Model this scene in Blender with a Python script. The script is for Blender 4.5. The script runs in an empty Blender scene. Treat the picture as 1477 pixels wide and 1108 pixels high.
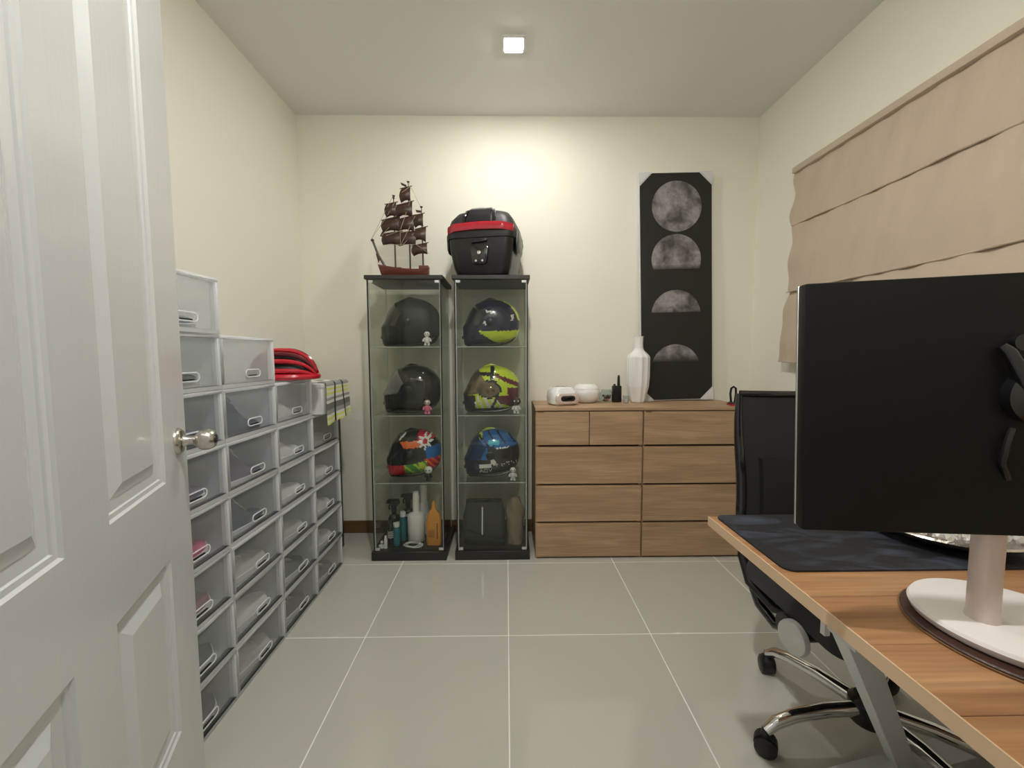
import bpy, bmesh, math, random
from math import sin, cos, pi, radians, sqrt, atan2
from mathutils import Vector, Matrix
random.seed(7)
C = bpy.context.scene.collection
SC = bpy.context.scene

# ------------------------------------------------------------------ camera
F_PX, PITCH, YAW, ROLL, CAM_H = 590.9, 0.0701, -0.0134, -0.0029, 1.176
fw = Vector((-sin(YAW) * cos(PITCH), cos(YAW) * cos(PITCH), -sin(PITCH)))
rt = Vector((cos(YAW), sin(YAW), 0)); up = rt.cross(fw)
cr, sr = cos(ROLL), sin(ROLL)
R = cr * rt + sr * up; U = -sr * rt + cr * up
cam = bpy.data.cameras.new('camera'); cam.sensor_fit = 'HORIZONTAL'; cam.sensor_width = 36
cam.lens = 36 * F_PX / 1477; cam.clip_start = 0.02
camo = bpy.data.objects.new('camera', cam); C.objects.link(camo)
camo.matrix_world = Matrix(((R.x, U.x, -fw.x, 0), (R.y, U.y, -fw.y, 0), (R.z, U.z, -fw.z, CAM_H), (0, 0, 0, 1)))
SC.camera = camo
# ------------------------------------------------------------------ world, exposure
w = bpy.data.worlds.new('world'); SC.world = w; w.use_nodes = True
w.node_tree.nodes['Background'].inputs[0].default_value = (1.0, 0.97, 0.92, 1)
w.node_tree.nodes['Background'].inputs[1].default_value = 0.4
SC.view_settings.view_transform = 'Standard'; SC.view_settings.look = 'None'
SC.view_settings.gamma = 1; SC.view_settings.use_curve_mapping = False
SC.view_settings.exposure = 0.0
SC.cycles.max_bounces = 10; SC.cycles.diffuse_bounces = 5; SC.cycles.glossy_bounces = 5
SC.cycles.transparent_max_bounces = 32; SC.cycles.transmission_bounces = 6
LAMP_L, LAMP_COL = (540.0, 1300.0), (1.0, 0.98, 0.94)
LAMPS = [(0.041, 2.077), (0.0, 0.60)]

# ------------------------------------------------------------------ materials
def nt(name):
    m = bpy.data.materials.new(name); m.use_nodes = True
    return m, m.node_tree, m.node_tree.nodes, m.node_tree.links
def rgb(c): return (c[0], c[1], c[2], 1)
def mat(name, col, rough=.5, metal=0, spec=.5, bump=0, bscale=60, var=0, vscale=8, coat=0, sheen=0, stretch=None, bdist=.004, emit=None, estr=0):
    m, t, N, L = nt(name); b = N['Principled BSDF']
    b.inputs['Base Color'].default_value = rgb(col); b.inputs['Roughness'].default_value = rough
    b.inputs['Metallic'].default_value = metal; b.inputs['Specular IOR Level'].default_value = spec
    b.inputs['Coat Weight'].default_value = coat; b.inputs['Coat Roughness'].default_value = .05
    b.inputs['Sheen Weight'].default_value = sheen
    tc = N.new('ShaderNodeTexCoord'); mp = N.new('ShaderNodeMapping'); L.new(tc.outputs['Object'], mp.inputs[0])
    if stretch: mp.inputs['Scale'].default_value = stretch
    n = N.new('ShaderNodeTexNoise'); n.inputs['Scale'].default_value = vscale; n.inputs['Detail'].default_value = 5
    L.new(mp.outputs[0], n.inputs['Vector'])
    v = var if var else .04
    mx = N.new('ShaderNodeMix'); mx.data_type = 'RGBA'
    L.new(n.outputs['Fac'], mx.inputs[0])
    mx.inputs[6].default_value = rgb([max(0, x * (1 - v)) for x in col]); mx.inputs[7].default_value = rgb([min(1, x * (1 + v)) for x in col])
    L.new(mx.outputs[2], b.inputs['Base Color'])
    if bump:
        n2 = N.new('ShaderNodeTexNoise'); n2.inputs['Scale'].default_value = bscale; n2.inputs['Detail'].default_value = 4
        L.new(mp.outputs[0], n2.inputs['Vector'])
        bp = N.new('ShaderNodeBump'); bp.inputs['Strength'].default_value = bump; bp.inputs['Distance'].default_value = bdist
        L.new(n2.outputs['Fac'], bp.inputs['Height']); L.new(bp.outputs[0], b.inputs['Normal'])
    if emit:
        b.inputs['Emission Color'].default_value = rgb(emit); b.inputs['Emission Strength'].default_value = estr
    return m
def wood(name, c0, c1, c2, axis=0, rough=.4, scale=1.0, fine=.35):
    m, t, N, L = nt(name); b = N['Principled BSDF']; b.inputs['Roughness'].default_value = rough
    tc = N.new('ShaderNodeTexCoord'); oi = N.new('ShaderNodeObjectInfo')
    mu = N.new('ShaderNodeMath'); mu.operation = 'MULTIPLY'; mu.inputs[1].default_value = 17.0; L.new(oi.outputs['Random'], mu.inputs[0])
    ad = N.new('ShaderNodeVectorMath'); ad.operation = 'ADD'; L.new(tc.outputs['Object'], ad.inputs[0]); L.new(mu.outputs[0], ad.inputs[1])
    mp = N.new('ShaderNodeMapping'); L.new(ad.outputs[0], mp.inputs[0])
    s = [9 * scale] * 3; s[axis] = .9 * scale; mp.inputs['Scale'].default_value = s
    n = N.new('ShaderNodeTexNoise'); n.inputs['Scale'].default_value = 2.2; n.inputs['Detail'].default_value = 7; n.inputs['Distortion'].default_value = .7
    L.new(mp.outputs[0], n.inputs['Vector'])
    r = N.new('ShaderNodeValToRGB'); e = r.color_ramp.elements
    e[0].position = .3; e[0].color = rgb(c0); e[1].position = .7; e[1].color = rgb(c2); k = e.new(.5); k.color = rgb(c1)
    L.new(n.outputs['Fac'], r.inputs[0])
    mp2 = N.new('ShaderNodeMapping'); L.new(ad.outputs[0], mp2.inputs[0])
    s2 = [140 * scale] * 3; s2[axis] = 4 * scale; mp2.inputs['Scale'].default_value = s2
    n2 = N.new('ShaderNodeTexNoise'); n2.inputs['Scale'].default_value = 1.5; L.new(mp2.outputs[0], n2.inputs['Vector'])
    mx = N.new('ShaderNodeMix'); mx.data_type = 'RGBA'; mx.blend_type = 'OVERLAY'; mx.inputs[0].default_value = fine
    L.new(r.outputs[0], mx.inputs[6]); L.new(n2.outputs['Fac'], mx.inputs[7]); L.new(mx.outputs[2], b.inputs['Base Color'])
    bp = N.new('ShaderNodeBump'); bp.inputs['Strength'].default_value = .12; bp.inputs['Distance'].default_value = .002
    L.new(n2.outputs['Fac'], bp.inputs['Height']); L.new(bp.outputs[0], b.inputs['Normal'])
    return m
def schlick(N, L, k):                     # same reflectance on both sides of a thin sheet
    lw = N.new('ShaderNodeLayerWeight'); lw.inputs[0].default_value = .5
    pw = N.new('ShaderNodeMath'); pw.operation = 'POWER'; pw.inputs[1].default_value = 5; L.new(lw.outputs['Facing'], pw.inputs[0])
    ma = N.new('ShaderNodeMath'); ma.operation = 'MULTIPLY_ADD'; ma.inputs[1].default_value = .96 * k; ma.inputs[2].default_value = .04 * k; L.new(pw.outputs[0], ma.inputs[0])
    return ma
def glass(name, tint, refl=1.0, rough=0.0):
    m, t, N, L = nt(name); N.remove(N['Principled BSDF'])
    tr = N.new('ShaderNodeBsdfTransparent'); tr.inputs[0].default_value = rgb(tint)
    gl = N.new('ShaderNodeBsdfGlossy'); gl.inputs['Roughness'].default_value = rough
    mu = schlick(N, L, refl)
    mx = N.new('ShaderNodeMixShader'); L.new(mu.outputs[0], mx.inputs[0]); L.new(tr.outputs[0], mx.inputs[1]); L.new(gl.outputs[0], mx.inputs[2])
    L.new(mx.outputs[0], N['Material Output'].inputs[0])
    return m
def frosted(name, col, fac, gloss=.35, rough=.18):
    m, t, N, L = nt(name); N.remove(N['Principled BSDF'])
    tr = N.new('ShaderNodeBsdfTransparent'); tr.inputs[0].default_value = (.97, .98, .985, 1)
    df = N.new('ShaderNodeBsdfDiffuse'); df.inputs[0].default_value = rgb(col)
    tl = N.new('ShaderNodeBsdfTranslucent'); tl.inputs[0].default_value = rgb(col)
    a = N.new('ShaderNodeMixShader'); a.inputs[0].default_value = .5; L.new(df.outputs[0], a.inputs[1]); L.new(tl.outputs[0], a.inputs[2])
    b = N.new('ShaderNodeMixShader')
    tc = N.new('ShaderNodeTexCoord'); n = N.new('ShaderNodeTexNoise'); n.inputs['Scale'].default_value = 9; L.new(tc.outputs['Object'], n.inputs['Vector'])
    mr = N.new('ShaderNodeMapRange'); mr.inputs[3].default_value = fac * .88; mr.inputs[4].default_value = min(1, fac * 1.12); L.new(n.outputs['Fac'], mr.inputs[0])
    L.new(mr.outputs[0], b.inputs[0]); L.new(tr.outputs[0], b.inputs[1]); L.new(a.outputs[0], b.inputs[2])
    gl = N.new('ShaderNodeBsdfGlossy'); gl.inputs['Roughness'].default_value = rough
    mu = schlick(N, L, gloss)
    c = N.new('ShaderNodeMixShader'); L.new(mu.outputs[0], c.inputs[0]); L.new(b.outputs[0], c.inputs[1]); L.new(gl.outputs[0], c.inputs[2])
    L.new(c.outputs[0], N['Material Output'].inputs[0])
    return m
M = {}
M['wall'] = mat('cream_wall_paint', (.85, .825, .725), .75, bump=.05, bscale=220, var=.015, vscale=2)
M['ceil'] = mat('ceiling_paint', (.80, .80, .77), .85, var=.015, vscale=2)
M['tile'] = mat('polished_porcelain', (.52, .51, .45), .07, spec=.6, var=.03, vscale=1.6, bump=.015, bscale=3)
M['grout'] = mat('pale_grout', (.86, .84, .79), .6)
M['skirt'] = wood('brown_skirting', (.12, .06, .025), (.17, .09, .04), (.22, .12, .055), 0, .35)
M['doorw'] = mat('glossy_white_door_paint', (.62, .63, .625), .22, spec=.5, bump=.10, bscale=90, stretch=(1, 1, .08), var=.015, coat=.25)
M['steel'] = mat('brushed_steel', (.62, .59, .55), .24, 1.0, bump=.02, bscale=200)
M['chrome'] = mat('chrome', (.82, .82, .82), .06, 1.0)
M['darkmetal'] = mat('dark_metal', (.05, .05, .05), .35, .8)
M['blackp'] = mat('black_plastic', (.010, .010, .011), .32)
M['blackg'] = mat('gloss_black', (.010, .010, .011), .08, coat=.6)
M['blackm'] = mat('matte_black', (.013, .013, .014), .5, bump=.05, bscale=400)
M['blackf'] = mat('black_mesh_fabric', (.012, .012, .013), .8, bump=.3, bscale=900, sheen=.1)
M['blackw'] = wood('black_brown_board', (.016, .015, .014), (.022, .020, .019), (.03, .028, .026), 0, .45)
M['whitep'] = mat('white_plastic', (.82, .82, .81), .3)
M['whiteg'] = mat('white_ceramic', (.86, .86, .85), .18, coat=.3)
M['pinkwhite'] = mat('satin_champagne_metal', (.74, .64, .60), .35, .35)
M['whitemetal'] = mat('white_powder_coat', (.82, .79, .77), .35)
M['greymetal'] = mat('light_grey_powder_coat', (.66, .67, .67), .42)
M['chest'] = wood('oak_veneer', (.36, .232, .132), (.43, .283, .166), (.50, .335, .205), 0, .5, 1.0)
M['chestd'] = mat('dark_gap', (.10, .055, .025), .8)
M['desk'] = wood('oiled_desk_wood', (.29, .135, .055), (.39, .20, .088), (.48, .27, .125), 0, .36, .8)
M['deske'] = mat('pale_edge_band', (.66, .47, .30), .5)
M['frost'] = frosted('frosted_polypropylene', (.94, .955, .97), .34)
M['frostrim'] = frosted('frosted_polypropylene_rim', (.96, .97, .985), .88)
M['frostpane'] = frosted('clear_polypropylene_door', (.95, .96, .98), .15, .8, .08)
M['glass'] = glass('cabinet_glass', (.935, .947, .925), .8)
M['glassedge'] = mat('glass_edge', (.42, .47, .43), .12, spec=.8)
M['winglass'] = glass('window_glass', (.9, .93, .93), 1)
M['alu'] = mat('aluminium_strip', (.66, .67, .65), .28, .85)
M['satin'] = mat('satin_silver_plastic', (.66, .66, .645), .3, .15)
M['strip'] = mat('pale_edge_strip', (.60, .62, .585), .25, spec=.7)
M['shipw'] = wood('dark_mahogany', (.030, .014, .010), (.045, .021, .014), (.065, .030, .02), 2, .35, 2)
M['shiph'] = wood('red_mahogany', (.09, .018, .012), (.12, .026, .016), (.16, .035, .02), 0, .25, 2)
M['rope'] = mat('pale_rigging_thread', (.42, .33, .24), .8)
M['redlens'] = mat('red_reflector', (.42, .012, .03), .12, coat=.6, var=.3, vscale=40)
M['red'] = mat('glossy_red', (.55, .012, .03), .15, coat=.6)
M['fabric'] = mat('beige_blind_fabric', (.55, .44, .335), .6, bump=.55, bdist=.02, bscale=8, var=.07, vscale=5, sheen=.3, stretch=(1, 1, .45))
M['lime'] = mat('fluorescent_lime', (.58, .72, .03), .22, coat=.5)
M['green'] = mat('green_enamel', (.06, .33, .05), .25, coat=.5)
M['navy'] = mat('navy_enamel', (.012, .014, .045), .15, coat=.6)
M['maroon'] = mat('maroon_enamel', (.13, .012, .016), .2, coat=.5)
M['orange'] = mat('orange_enamel', (.80, .16, .04), .25, coat=.5)
M['blue'] = mat('blue_enamel', (.012, .13, .42), .2, coat=.5)
M['cyan'] = mat('cyan_enamel', (.03, .45, .66), .2, coat=.5)
M['white'] = mat('white_enamel', (.75, .75, .74), .3)
M['goldv'] = mat('gold_mirror_visor', (.26, .20, .12), .12, .8)
M['bluev'] = mat('blue_mirror_visor', (.01, .055, .17), .08, .6, coat=.5)
M['visor'] = mat('dark_visor', (.012, .012, .013), .06, coat=.6)
M['smokev'] = mat('smoke_grey_visor', (.15, .15, .145), .12, coat=.5)
M['clearv'] = glass('smoke_visor', (.62, .63, .6), 1.6)
M['pink'] = mat('pink_rubber', (.72, .16, .28), .45)
M['teal'] = mat('teal_label', (.01, .16, .22), .35)
M['orangeb'] = mat('amber_plastic', (.72, .30, .045), .35, var=.1)
M['barcode'] = mat('dark_print', (.30, .10, .015), .6)
M['greycloth'] = mat('charcoal_bag_fabric', (.032, .032, .035), .75, bump=.3, bscale=40)
M['khaki'] = mat('khaki_cloth', (.23, .19, .125), .85, bump=.6, bscale=14, var=.15, vscale=10)
M['carton'] = mat('white_carton', (.72, .72, .73), .6)
M['screen'] = mat('monitor_black', (.009, .009, .009), .5, spec=.22)
M['leather'] = mat('dark_leather', (.055, .022, .016), .45, bump=.2, bscale=150)
M['leather2'] = mat('tan_leather_edge', (.20, .11, .05), .5)
M['silver'] = mat('hammered_silver', (.72, .66, .60), .2, .9, bump=.6, bscale=60)
M['crystal'] = mat('crystal_bead', (.86, .86, .86), .05, .6, coat=1)
M['black'] = mat('black_flat', (.008, .008, .008), .6)
M['lampwhite'] = mat('white_lamp_housing', (.8, .8, .78), .4)
M['shoe_white'] = mat('white_leather', (.78, .78, .78), .5)
M['shoe_grey'] = mat('grey_knit', (.20, .215, .235), .8, bump=.2, bscale=200)
M['shoe_dark'] = mat('charcoal_knit', (.05, .055, .065), .8, bump=.2, bscale=200)
M['shoe_navy'] = mat('navy_suede', (.03, .055, .10), .8)
M['shoe_teal'] = mat('dark_teal_knit', (.015, .05, .075), .8)
M['shoe_purple'] = mat('dusty_purple_knit', (.10, .075, .13), .8)
M['shoe_pink'] = mat('bright_pink_knit', (.55, .05, .12), .7)
M['shoe_rose'] = mat('dull_rose_knit', (.24, .075, .095), .8)
M['shoe_green'] = mat('deep_green_knit', (.02, .045, .04), .8)
M['shoe_beige'] = mat('pale_beige_leather', (.55, .53, .49), .6)
M['sole'] = mat('pale_rubber_sole', (.7, .7, .69), .6)
for i in (0, 1):
    m, t, N, L = nt('lamp_glow'); N.remove(N['Principled BSDF'])
    e = N.new('ShaderNodeEmission'); e.inputs[0].default_value = rgb(LAMP_COL); e.inputs[1].default_value = LAMP_L[i]
    L.new(e.outputs[0], N['Material Output'].inputs[0]); M['glow%d' % i] = m
# desk mat print: faint blue and grey shapes on black
m, t, N, L = nt('printed_desk_mat'); b = N['Principled BSDF']; b.inputs['Roughness'].default_value = .6
tc = N.new('ShaderNodeTexCoord'); mp = N.new('ShaderNodeMapping'); mp.inputs['Scale'].default_value = (3, 7, 1); L.new(tc.outputs['Object'], mp.inputs[0])
n = N.new('ShaderNodeTexNoise'); n.inputs['Scale'].default_value = 2.3; n.inputs['Detail'].default_value = 6; n.inputs['Distortion'].default_value = 1.2; L.new(mp.outputs[0], n.inputs['Vector'])
r = N.new('ShaderNodeValToRGB'); el = r.color_ramp.elements; el[0].position = .47; el[0].color = (.008, .009, .012, 1); el[1].position = .72; el[1].color = (.05, .06, .095, 1)
L.new(n.outputs['Fac'], r.inputs[0]); L.new(r.outputs[0], b.inputs['Base Color']); M['mat'] = m
# striped towel
m, t, N, L = nt('striped_towel'); b = N['Principled BSDF']; b.inputs['Roughness'].default_value = .95
uv = N.new('ShaderNodeUVMap'); sp = N.new('ShaderNodeSeparateXYZ'); L.new(uv.outputs[0], sp.inputs[0])
r = N.new('ShaderNodeValToRGB'); r.color_ramp.interpolation = 'CONSTANT'
G, Wt, Y, D = (.30, .30, .28), (.66, .66, .60), (.62, .66, .16), (.16, .16, .15)
stops = [(0, Wt), (.10, G), (.20, Wt), (.30, G), (.40, G), (.47, Wt), (.50, Y), (.53, Wt), (.56, Y), (.59, Wt), (.63, G), (.67, Wt), (.71, D), (.80, G), (.86, Wt), (.90, Y), (.94, Wt), (.97, Y)]
el = r.color_ramp.elements; el[0].color = rgb(stops[0][1]); el[0].position = 0; el.remove(el[1])
for p_, c_ in stops[1:]:
    k = el.new(p_); k.color = rgb(c_)
L.new(sp.outputs[1], r.inputs[0])
def band(x0, x1):
    a = N.new('ShaderNodeMath'); a.operation = 'GREATER_THAN'; a.inputs[1].default_value = x0; L.new(sp.outputs[0], a.inputs[0])
    c = N.new('ShaderNodeMath'); c.operation = 'LESS_THAN'; c.inputs[1].default_value = x1; L.new(sp.outputs[0], c.inputs[0])
    d = N.new('ShaderNodeMath'); d.operation = 'MULTIPLY'; L.new(a.outputs[0], d.inputs[0]); L.new(c.outputs[0], d.inputs[1]); return d
s1, s2 = band(.33, .39), band(.68, .74)
ad = N.new('ShaderNodeMath'); ad.operation = 'ADD'; L.new(s1.outputs[0], ad.inputs[0]); L.new(s2.outputs[0], ad.inputs[1])
mx = N.new('ShaderNodeMix'); mx.data_type = 'RGBA'; L.new(ad.outputs[0], mx.inputs[0]); L.new(r.outputs[0], mx.inputs[6]); mx.inputs[7].default_value = (.02, .02, .02, 1)
L.new(mx.outputs[2], b.inputs['Base Color']); M['towel'] = m
# moon print: mottled grey disc fading to its dark side
def moon_mat(fade0, fade1, seed):
    m, t, N, L = nt('moon_print'); b = N['Principled BSDF']; b.inputs['Roughness'].default_value = .45
    tc = N.new('ShaderNodeTexCoord'); ad = N.new('ShaderNodeVectorMath'); ad.operation = 'ADD'; ad.inputs[1].default_value = (seed, 0, 0); L.new(tc.outputs['Object'], ad.inputs[0])
    n = N.new('ShaderNodeTexNoise'); n.inputs['Scale'].default_value = 7.5; n.inputs['Detail'].default_value = 5; n.inputs['Roughness'].default_value = .6; L.new(ad.outputs[0], n.inputs['Vector'])
    n2 = N.new('ShaderNodeTexNoise'); n2.inputs['Scale'].default_value = 38; n2.inputs['Detail'].default_value = 4; L.new(ad.outputs[0], n2.inputs['Vector'])
    r = N.new('ShaderNodeValToRGB'); el = r.color_ramp.elements; el[0].position = .38; el[0].color = (.07, .063, .064, 1); el[1].position = .6; el[1].color = (.30, .28, .285, 1)
    L.new(n.outputs['Fac'], r.inputs[0])
    mx = N.new('ShaderNodeMix'); mx.data_type = 'RGBA'; mx.blend_type = 'OVERLAY'; mx.inputs[0].default_value = .6; L.new(r.outputs[0], mx.inputs[6]); L.new(n2.outputs['Fac'], mx.inputs[7])
    sp = N.new('ShaderNodeSeparateXYZ'); L.new(tc.outputs['Object'], sp.inputs[0])
    mr = N.new('ShaderNodeMapRange'); mr.inputs[1].default_value = fade0; mr.inputs[2].default_value = fade1; L.new(sp.outputs[2], mr.inputs[0])
    m2 = N.new('ShaderNodeMix'); m2.data_type = 'RGBA'; L.new(mr.outputs[0], m2.inputs[0]); m2.inputs[6].default_value = (.012, .011, .010, 1); L.new(mx.outputs[2], m2.inputs[7])
    L.new(m2.outputs[2], b.inputs['Base Color']); return m
M['canvas'] = mat('black_print_canvas', (.013, .012, .011), .5, bump=.1, bscale=500)

# ------------------------------------------------------------------ mesh helper
class MB:
    def __init__(s): s.v = []; s.f = []; s.m = []; s.uv = {}
    def add(s, vs, fs, mi=0):
        o = len(s.v); s.v += [tuple(v) for v in vs]
        for f in fs: s.f.append(tuple(i + o for i in f)); s.m.append(mi)
        return s
    def box(s, x0, x1, y0, y1, z0, z1, mi=0):
        v = [(x0, y0, z0), (x1, y0, z0), (x1, y1, z0), (x0, y1, z0), (x0, y0, z1), (x1, y0, z1), (x1, y1, z1), (x0, y1, z1)]
        return s.add(v, [(0, 3, 2, 1), (4, 5, 6, 7), (0, 1, 5, 4), (1, 2, 6, 5), (2, 3, 7, 6), (3, 0, 4, 7)], mi)
    def loft(s, rings, mi=0, cap=True, closed=False):
        n = len(rings[0]); o = len(s.v)
        for r_ in rings: s.v += [tuple(p) for p in r_]
        k = len(rings)
        for a in range(k if closed else k - 1):
            b = (a + 1) % k
            for i in range(n):
                j = (i + 1) % n
                s.f.append((o + a * n + i, o + a * n + j, o + b * n + j, o + b * n + i)); s.m.append(mi)
        if cap and not closed:
            s.f.append(tuple(o + i for i in range(n - 1, -1, -1))); s.m.append(mi)
            s.f.append(tuple(o + (k - 1) * n + i for i in range(n))); s.m.append(mi)
        return s
    def tube(s, pts, r, n=8, mi=0, closed=False):
        pts = [Vector(p) for p in pts]; K = len(pts); rings = []
        rr = r if isinstance(r, (list, tuple)) else [r] * K
        prev = None
        for i, p in enumerate(pts):
            a = pts[(i - 1) % K] if (closed or i > 0) else p; b = pts[(i + 1) % K] if (closed or i < K - 1) else p
            d = (b - a)
            if d.length < 1e-9: d = Vector((0, 0, 1))
            d.normalize()
            if prev is None:
                h = Vector((0, 0, 1)) if abs(d.z) < .9 else Vector((1, 0, 0)); x = d.cross(h).normalized()
            else:
                x = (prev - d * prev.dot(d)).normalized()
            prev = x; y = d.cross(x)
            rings.append([p + rr[i] * (cos(2 * pi * k / n) * x + sin(2 * pi * k / n) * y) for k in range(n)])
        return s.loft(rings, mi, True, closed)
    def lathe(s, prof, n=24, c=(0, 0, 0), mi=0, ax='z'):
        def P(r_, z, a):
            u, v = r_ * cos(a), r_ * sin(a)
            q = (u, v, z) if ax == 'z' else ((z, u, v) if ax == 'x' else (v, z, u))
            return (q[0] + c[0], q[1] + c[1], q[2] + c[2])
        rings = [[P(max(r_, 1e-5), z, 2 * pi * k / n) for k in range(n)] for r_, z in prof]
        return s.loft(rings, mi, True)
    def ell(s, c, r, n=16, k=10, mi=0):
        rings = []
        for i in range(k + 1):
            a = -pi / 2 + pi * i / k; q = max(cos(a), 1e-4)
            rings.append([(c[0] + r[0] * q * cos(2 * pi * j / n), c[1] + r[1] * q * sin(2 * pi * j / n), c[2] + r[2] * sin(a)) for j in range(n)])
        return s.loft(rings, mi, True)
    def prism(s, poly, y0, y1, mi=0):      # polygon in x,z extruded along y
        n = len(poly)
        s.add([(p[0], y0, p[1]) for p in poly] + [(p[0], y1, p[1]) for p in poly],
              [tuple(range(n)), tuple(range(2 * n - 1, n - 1, -1))] + [(i, i + n, (i + 1) % n + n, (i + 1) % n) for i in range(n)], mi)
        return s
    def grid(s, fn, nu, nv, mi=0, mf=None):
        o = len(s.v)
        for j in range(nv + 1):
            for i in range(nu + 1): s.v.append(tuple(fn(i / nu, j / nv)))
        for j in range(nv):
            for i in range(nu):
                a = o + j * (nu + 1) + i
                s.f.append((a, a + 1, a + nu + 2, a + nu + 1)); s.m.append(mf(i, j) if mf else mi)
        return s
    def sheet(s, fn, nu, nv, th, mi=0):    # thick curved patch: fn(u,v) -> (point, normal)
        o = len(s.v); W_ = nu + 1
        for sg in (.5, -.5):
            for j in range(nv + 1):
                for i in range(nu + 1):
                    p, nn = fn(i / nu, j / nv); p = Vector(p) + Vector(nn) * th * sg; s.v.append(tuple(p))
        H = (nu + 1) * (nv + 1)
        for j in range(nv):
            for i in range(nu):
                a = o + j * W_ + i
                s.f.append((a, a + 1, a + W_ + 1, a + W_)); s.m.append(mi)
                s.f.append((a + H, a + H + W_, a + H + W_ + 1, a + H + 1)); s.m.append(mi)
        bd = [o + i for i in range(nu)] + [o + nu + j * W_ for j in range(nv)] + [o + nv * W_ + nu - i for i in range(nu)] + [o + (nv - j) * W_ for j in range(nv)]
        for i in range(len(bd)):
            a, b = bd[i], bd[(i + 1) % len(bd)]
            s.f.append((b, a, a + H, b + H)); s.m.append(mi)
        return s
    def tf(s, mtx, start=0):
        for i in range(start, len(s.v)): s.v[i] = tuple(mtx @ Vector(s.v[i]))
        return s
    def build(s, name, mats, parent=None, bevel=0, seg=2, flat=False, angle=38, fix=True, uvs=None):
        me = bpy.data.meshes.new(name); me.from_pydata(s.v, [], s.f); me.update()
        if not isinstance(mats, (list, tuple)): mats = [mats]
        for m_ in mats: me.materials.append(m_)
        me.polygons.foreach_set('material_index', s.m)
        if uvs:
            l = me.uv_layers.new(name='UVMap')
            for lp in me.loops: l.data[lp.index].uv = uvs[lp.vertex_index]
        if fix or bevel:
            bm = bmesh.new(); bm.from_mesh(me)
            bmesh.ops.remove_doubles(bm, verts=bm.verts, dist=1e-6) if not uvs else None
            bmesh.ops.recalc_face_normals(bm, faces=bm.faces)
            if bevel:
                ed = [e_ for e_ in bm.edges if e_.is_manifold and e_.calc_face_angle(0) > radians(30)]
                bmesh.ops.bevel(bm, geom=ed, offset=bevel, segments=seg, affect='EDGES', profile=.5, clamp_overlap=True)
            bm.to_mesh(me); bm.free()
        if not flat:
            me.polygons.foreach_set('use_smooth', [True] * len(me.polygons)); me.set_sharp_from_angle(angle=radians(angle))
        me.update()
        o = bpy.data.objects.new(name, me); C.objects.link(o)
        if parent: o.parent = parent
        return o
def tag(o, label=None, cat=None, group=None, kind=None):
    if label: o['label'] = label
    if cat: o['category'] = cat
    if group: o['group'] = group
    if kind: o['kind'] = kind
    return o
def thing(name, label, cat, loc=(0, 0, 0), rz=0, group=None, rx=0, ry=0):
    o = bpy.data.objects.new(name, None); C.objects.link(o); o.empty_display_size = .05
    o.location = loc; o.rotation_euler = (rx, ry, rz)
    return tag(o, label, cat, group)
def struct(name, mb, m_, parent=None, **k):
    o = mb.build(name, m_, parent, **k)
    if not parent: o['kind'] = 'structure'
    return o
def inst(o, parent, loc=None, rot=None, name=None):
    c = o.copy(); C.objects.link(c); c.parent = parent
    if name: c.name = name
    if loc is not None: c.location = loc
    if rot is not None: c.rotation_euler = rot
    return c
def rrect(hx, hy, r_, n=5):               # rounded rectangle outline
    pts = []
    for sx, sy, a0 in ((1, 1, 0), (-1, 1, 90), (-1, -1, 180), (1, -1, 270)):
        for k in range(n + 1):
            a = radians(a0 + 90 * k / n); pts.append((sx * (hx - r_) + r_ * cos(a), sy * (hy - r_) + r_ * sin(a)))
    return pts
def arc(c, r_, a0, a1, n): return [(c[0] + r_ * cos(radians(a0 + (a1 - a0) * i / n)), c[1] + r_ * sin(radians(a0 + (a1 - a0) * i / n))) for i in range(n + 1)]

# ------------------------------------------------------------------ room shell
XL, XR, YB, YF, H = -1.303, 1.603, 2.673, 0.25, 2.669
floor = struct('floor', MB().box(XL - .1, XR + .1, -.9, YB + .1, -.08, -.0012), M['grout'])
GX, GY, T = .0046, 2.2456, .6
tile_mesh = {}
for i in range(-3, 3):
    for j in range(-1, 5):
        x0, x1 = max(GX + i * T, XL) + .0022, min(GX + (i + 1) * T, XR) - .0022
        y1, y0 = min(GY - j * T, YB) - .0022, max(GY - (j + 1) * T, -.9) + .0022
        if x1 - x0 < .03 or y1 - y0 < .03: continue
        k = (round(x1 - x0, 4), round(y1 - y0, 4))
        if k not in tile_mesh:
            o = MB().box(-k[0] / 2, k[0] / 2, -k[1] / 2, k[1] / 2, -.009, 0).build('tile', M['tile'], floor, bevel=.0012, seg=1); tile_mesh[k] = o
        else: o = inst(tile_mesh[k], floor)
        o.location = ((x0 + x1) / 2, (y0 + y1) / 2, 0)
struct('ceiling', MB().box(XL - .1, XR + .1, YF - .12, YB + .1, H, H + .1), M['ceil'])
struct('wall_back', MB().box(XL - .1, XR + .1, YB, YB + .1, 0, H), M['wall'])
struct('wall_left', MB().box(XL - .1, XL, YF - .12, YB, 0, H), M['wall'])
# right wall with a window opening behind the blind
WY0, WY1, WZ0, WZ1 = .95, 2.245, .92, 2.10
wr = MB()
wr.box(XR, XR + .1, YF - .12, WY0, 0, H); wr.box(XR, XR + .1, WY1, YB, 0, H)
wr.box(XR, XR + .1, WY0, WY1, 0, WZ0); wr.box(XR, XR + .1, WY0, WY1, WZ1, H)
struct('wall_right', wr, M['wall'])
# front wall with the doorway the camera stands in
DX0, DX1, DZ = -.575, .40, 2.13
wf = MB()
wf.box(XL, DX0, YF - .12, YF, 0, H); wf.box(DX1, XR, YF - .12, YF, 0, H); wf.box(DX0, DX1, YF - .12, YF, DZ, H)
struct('wall_front', wf, M['wall'])
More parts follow.
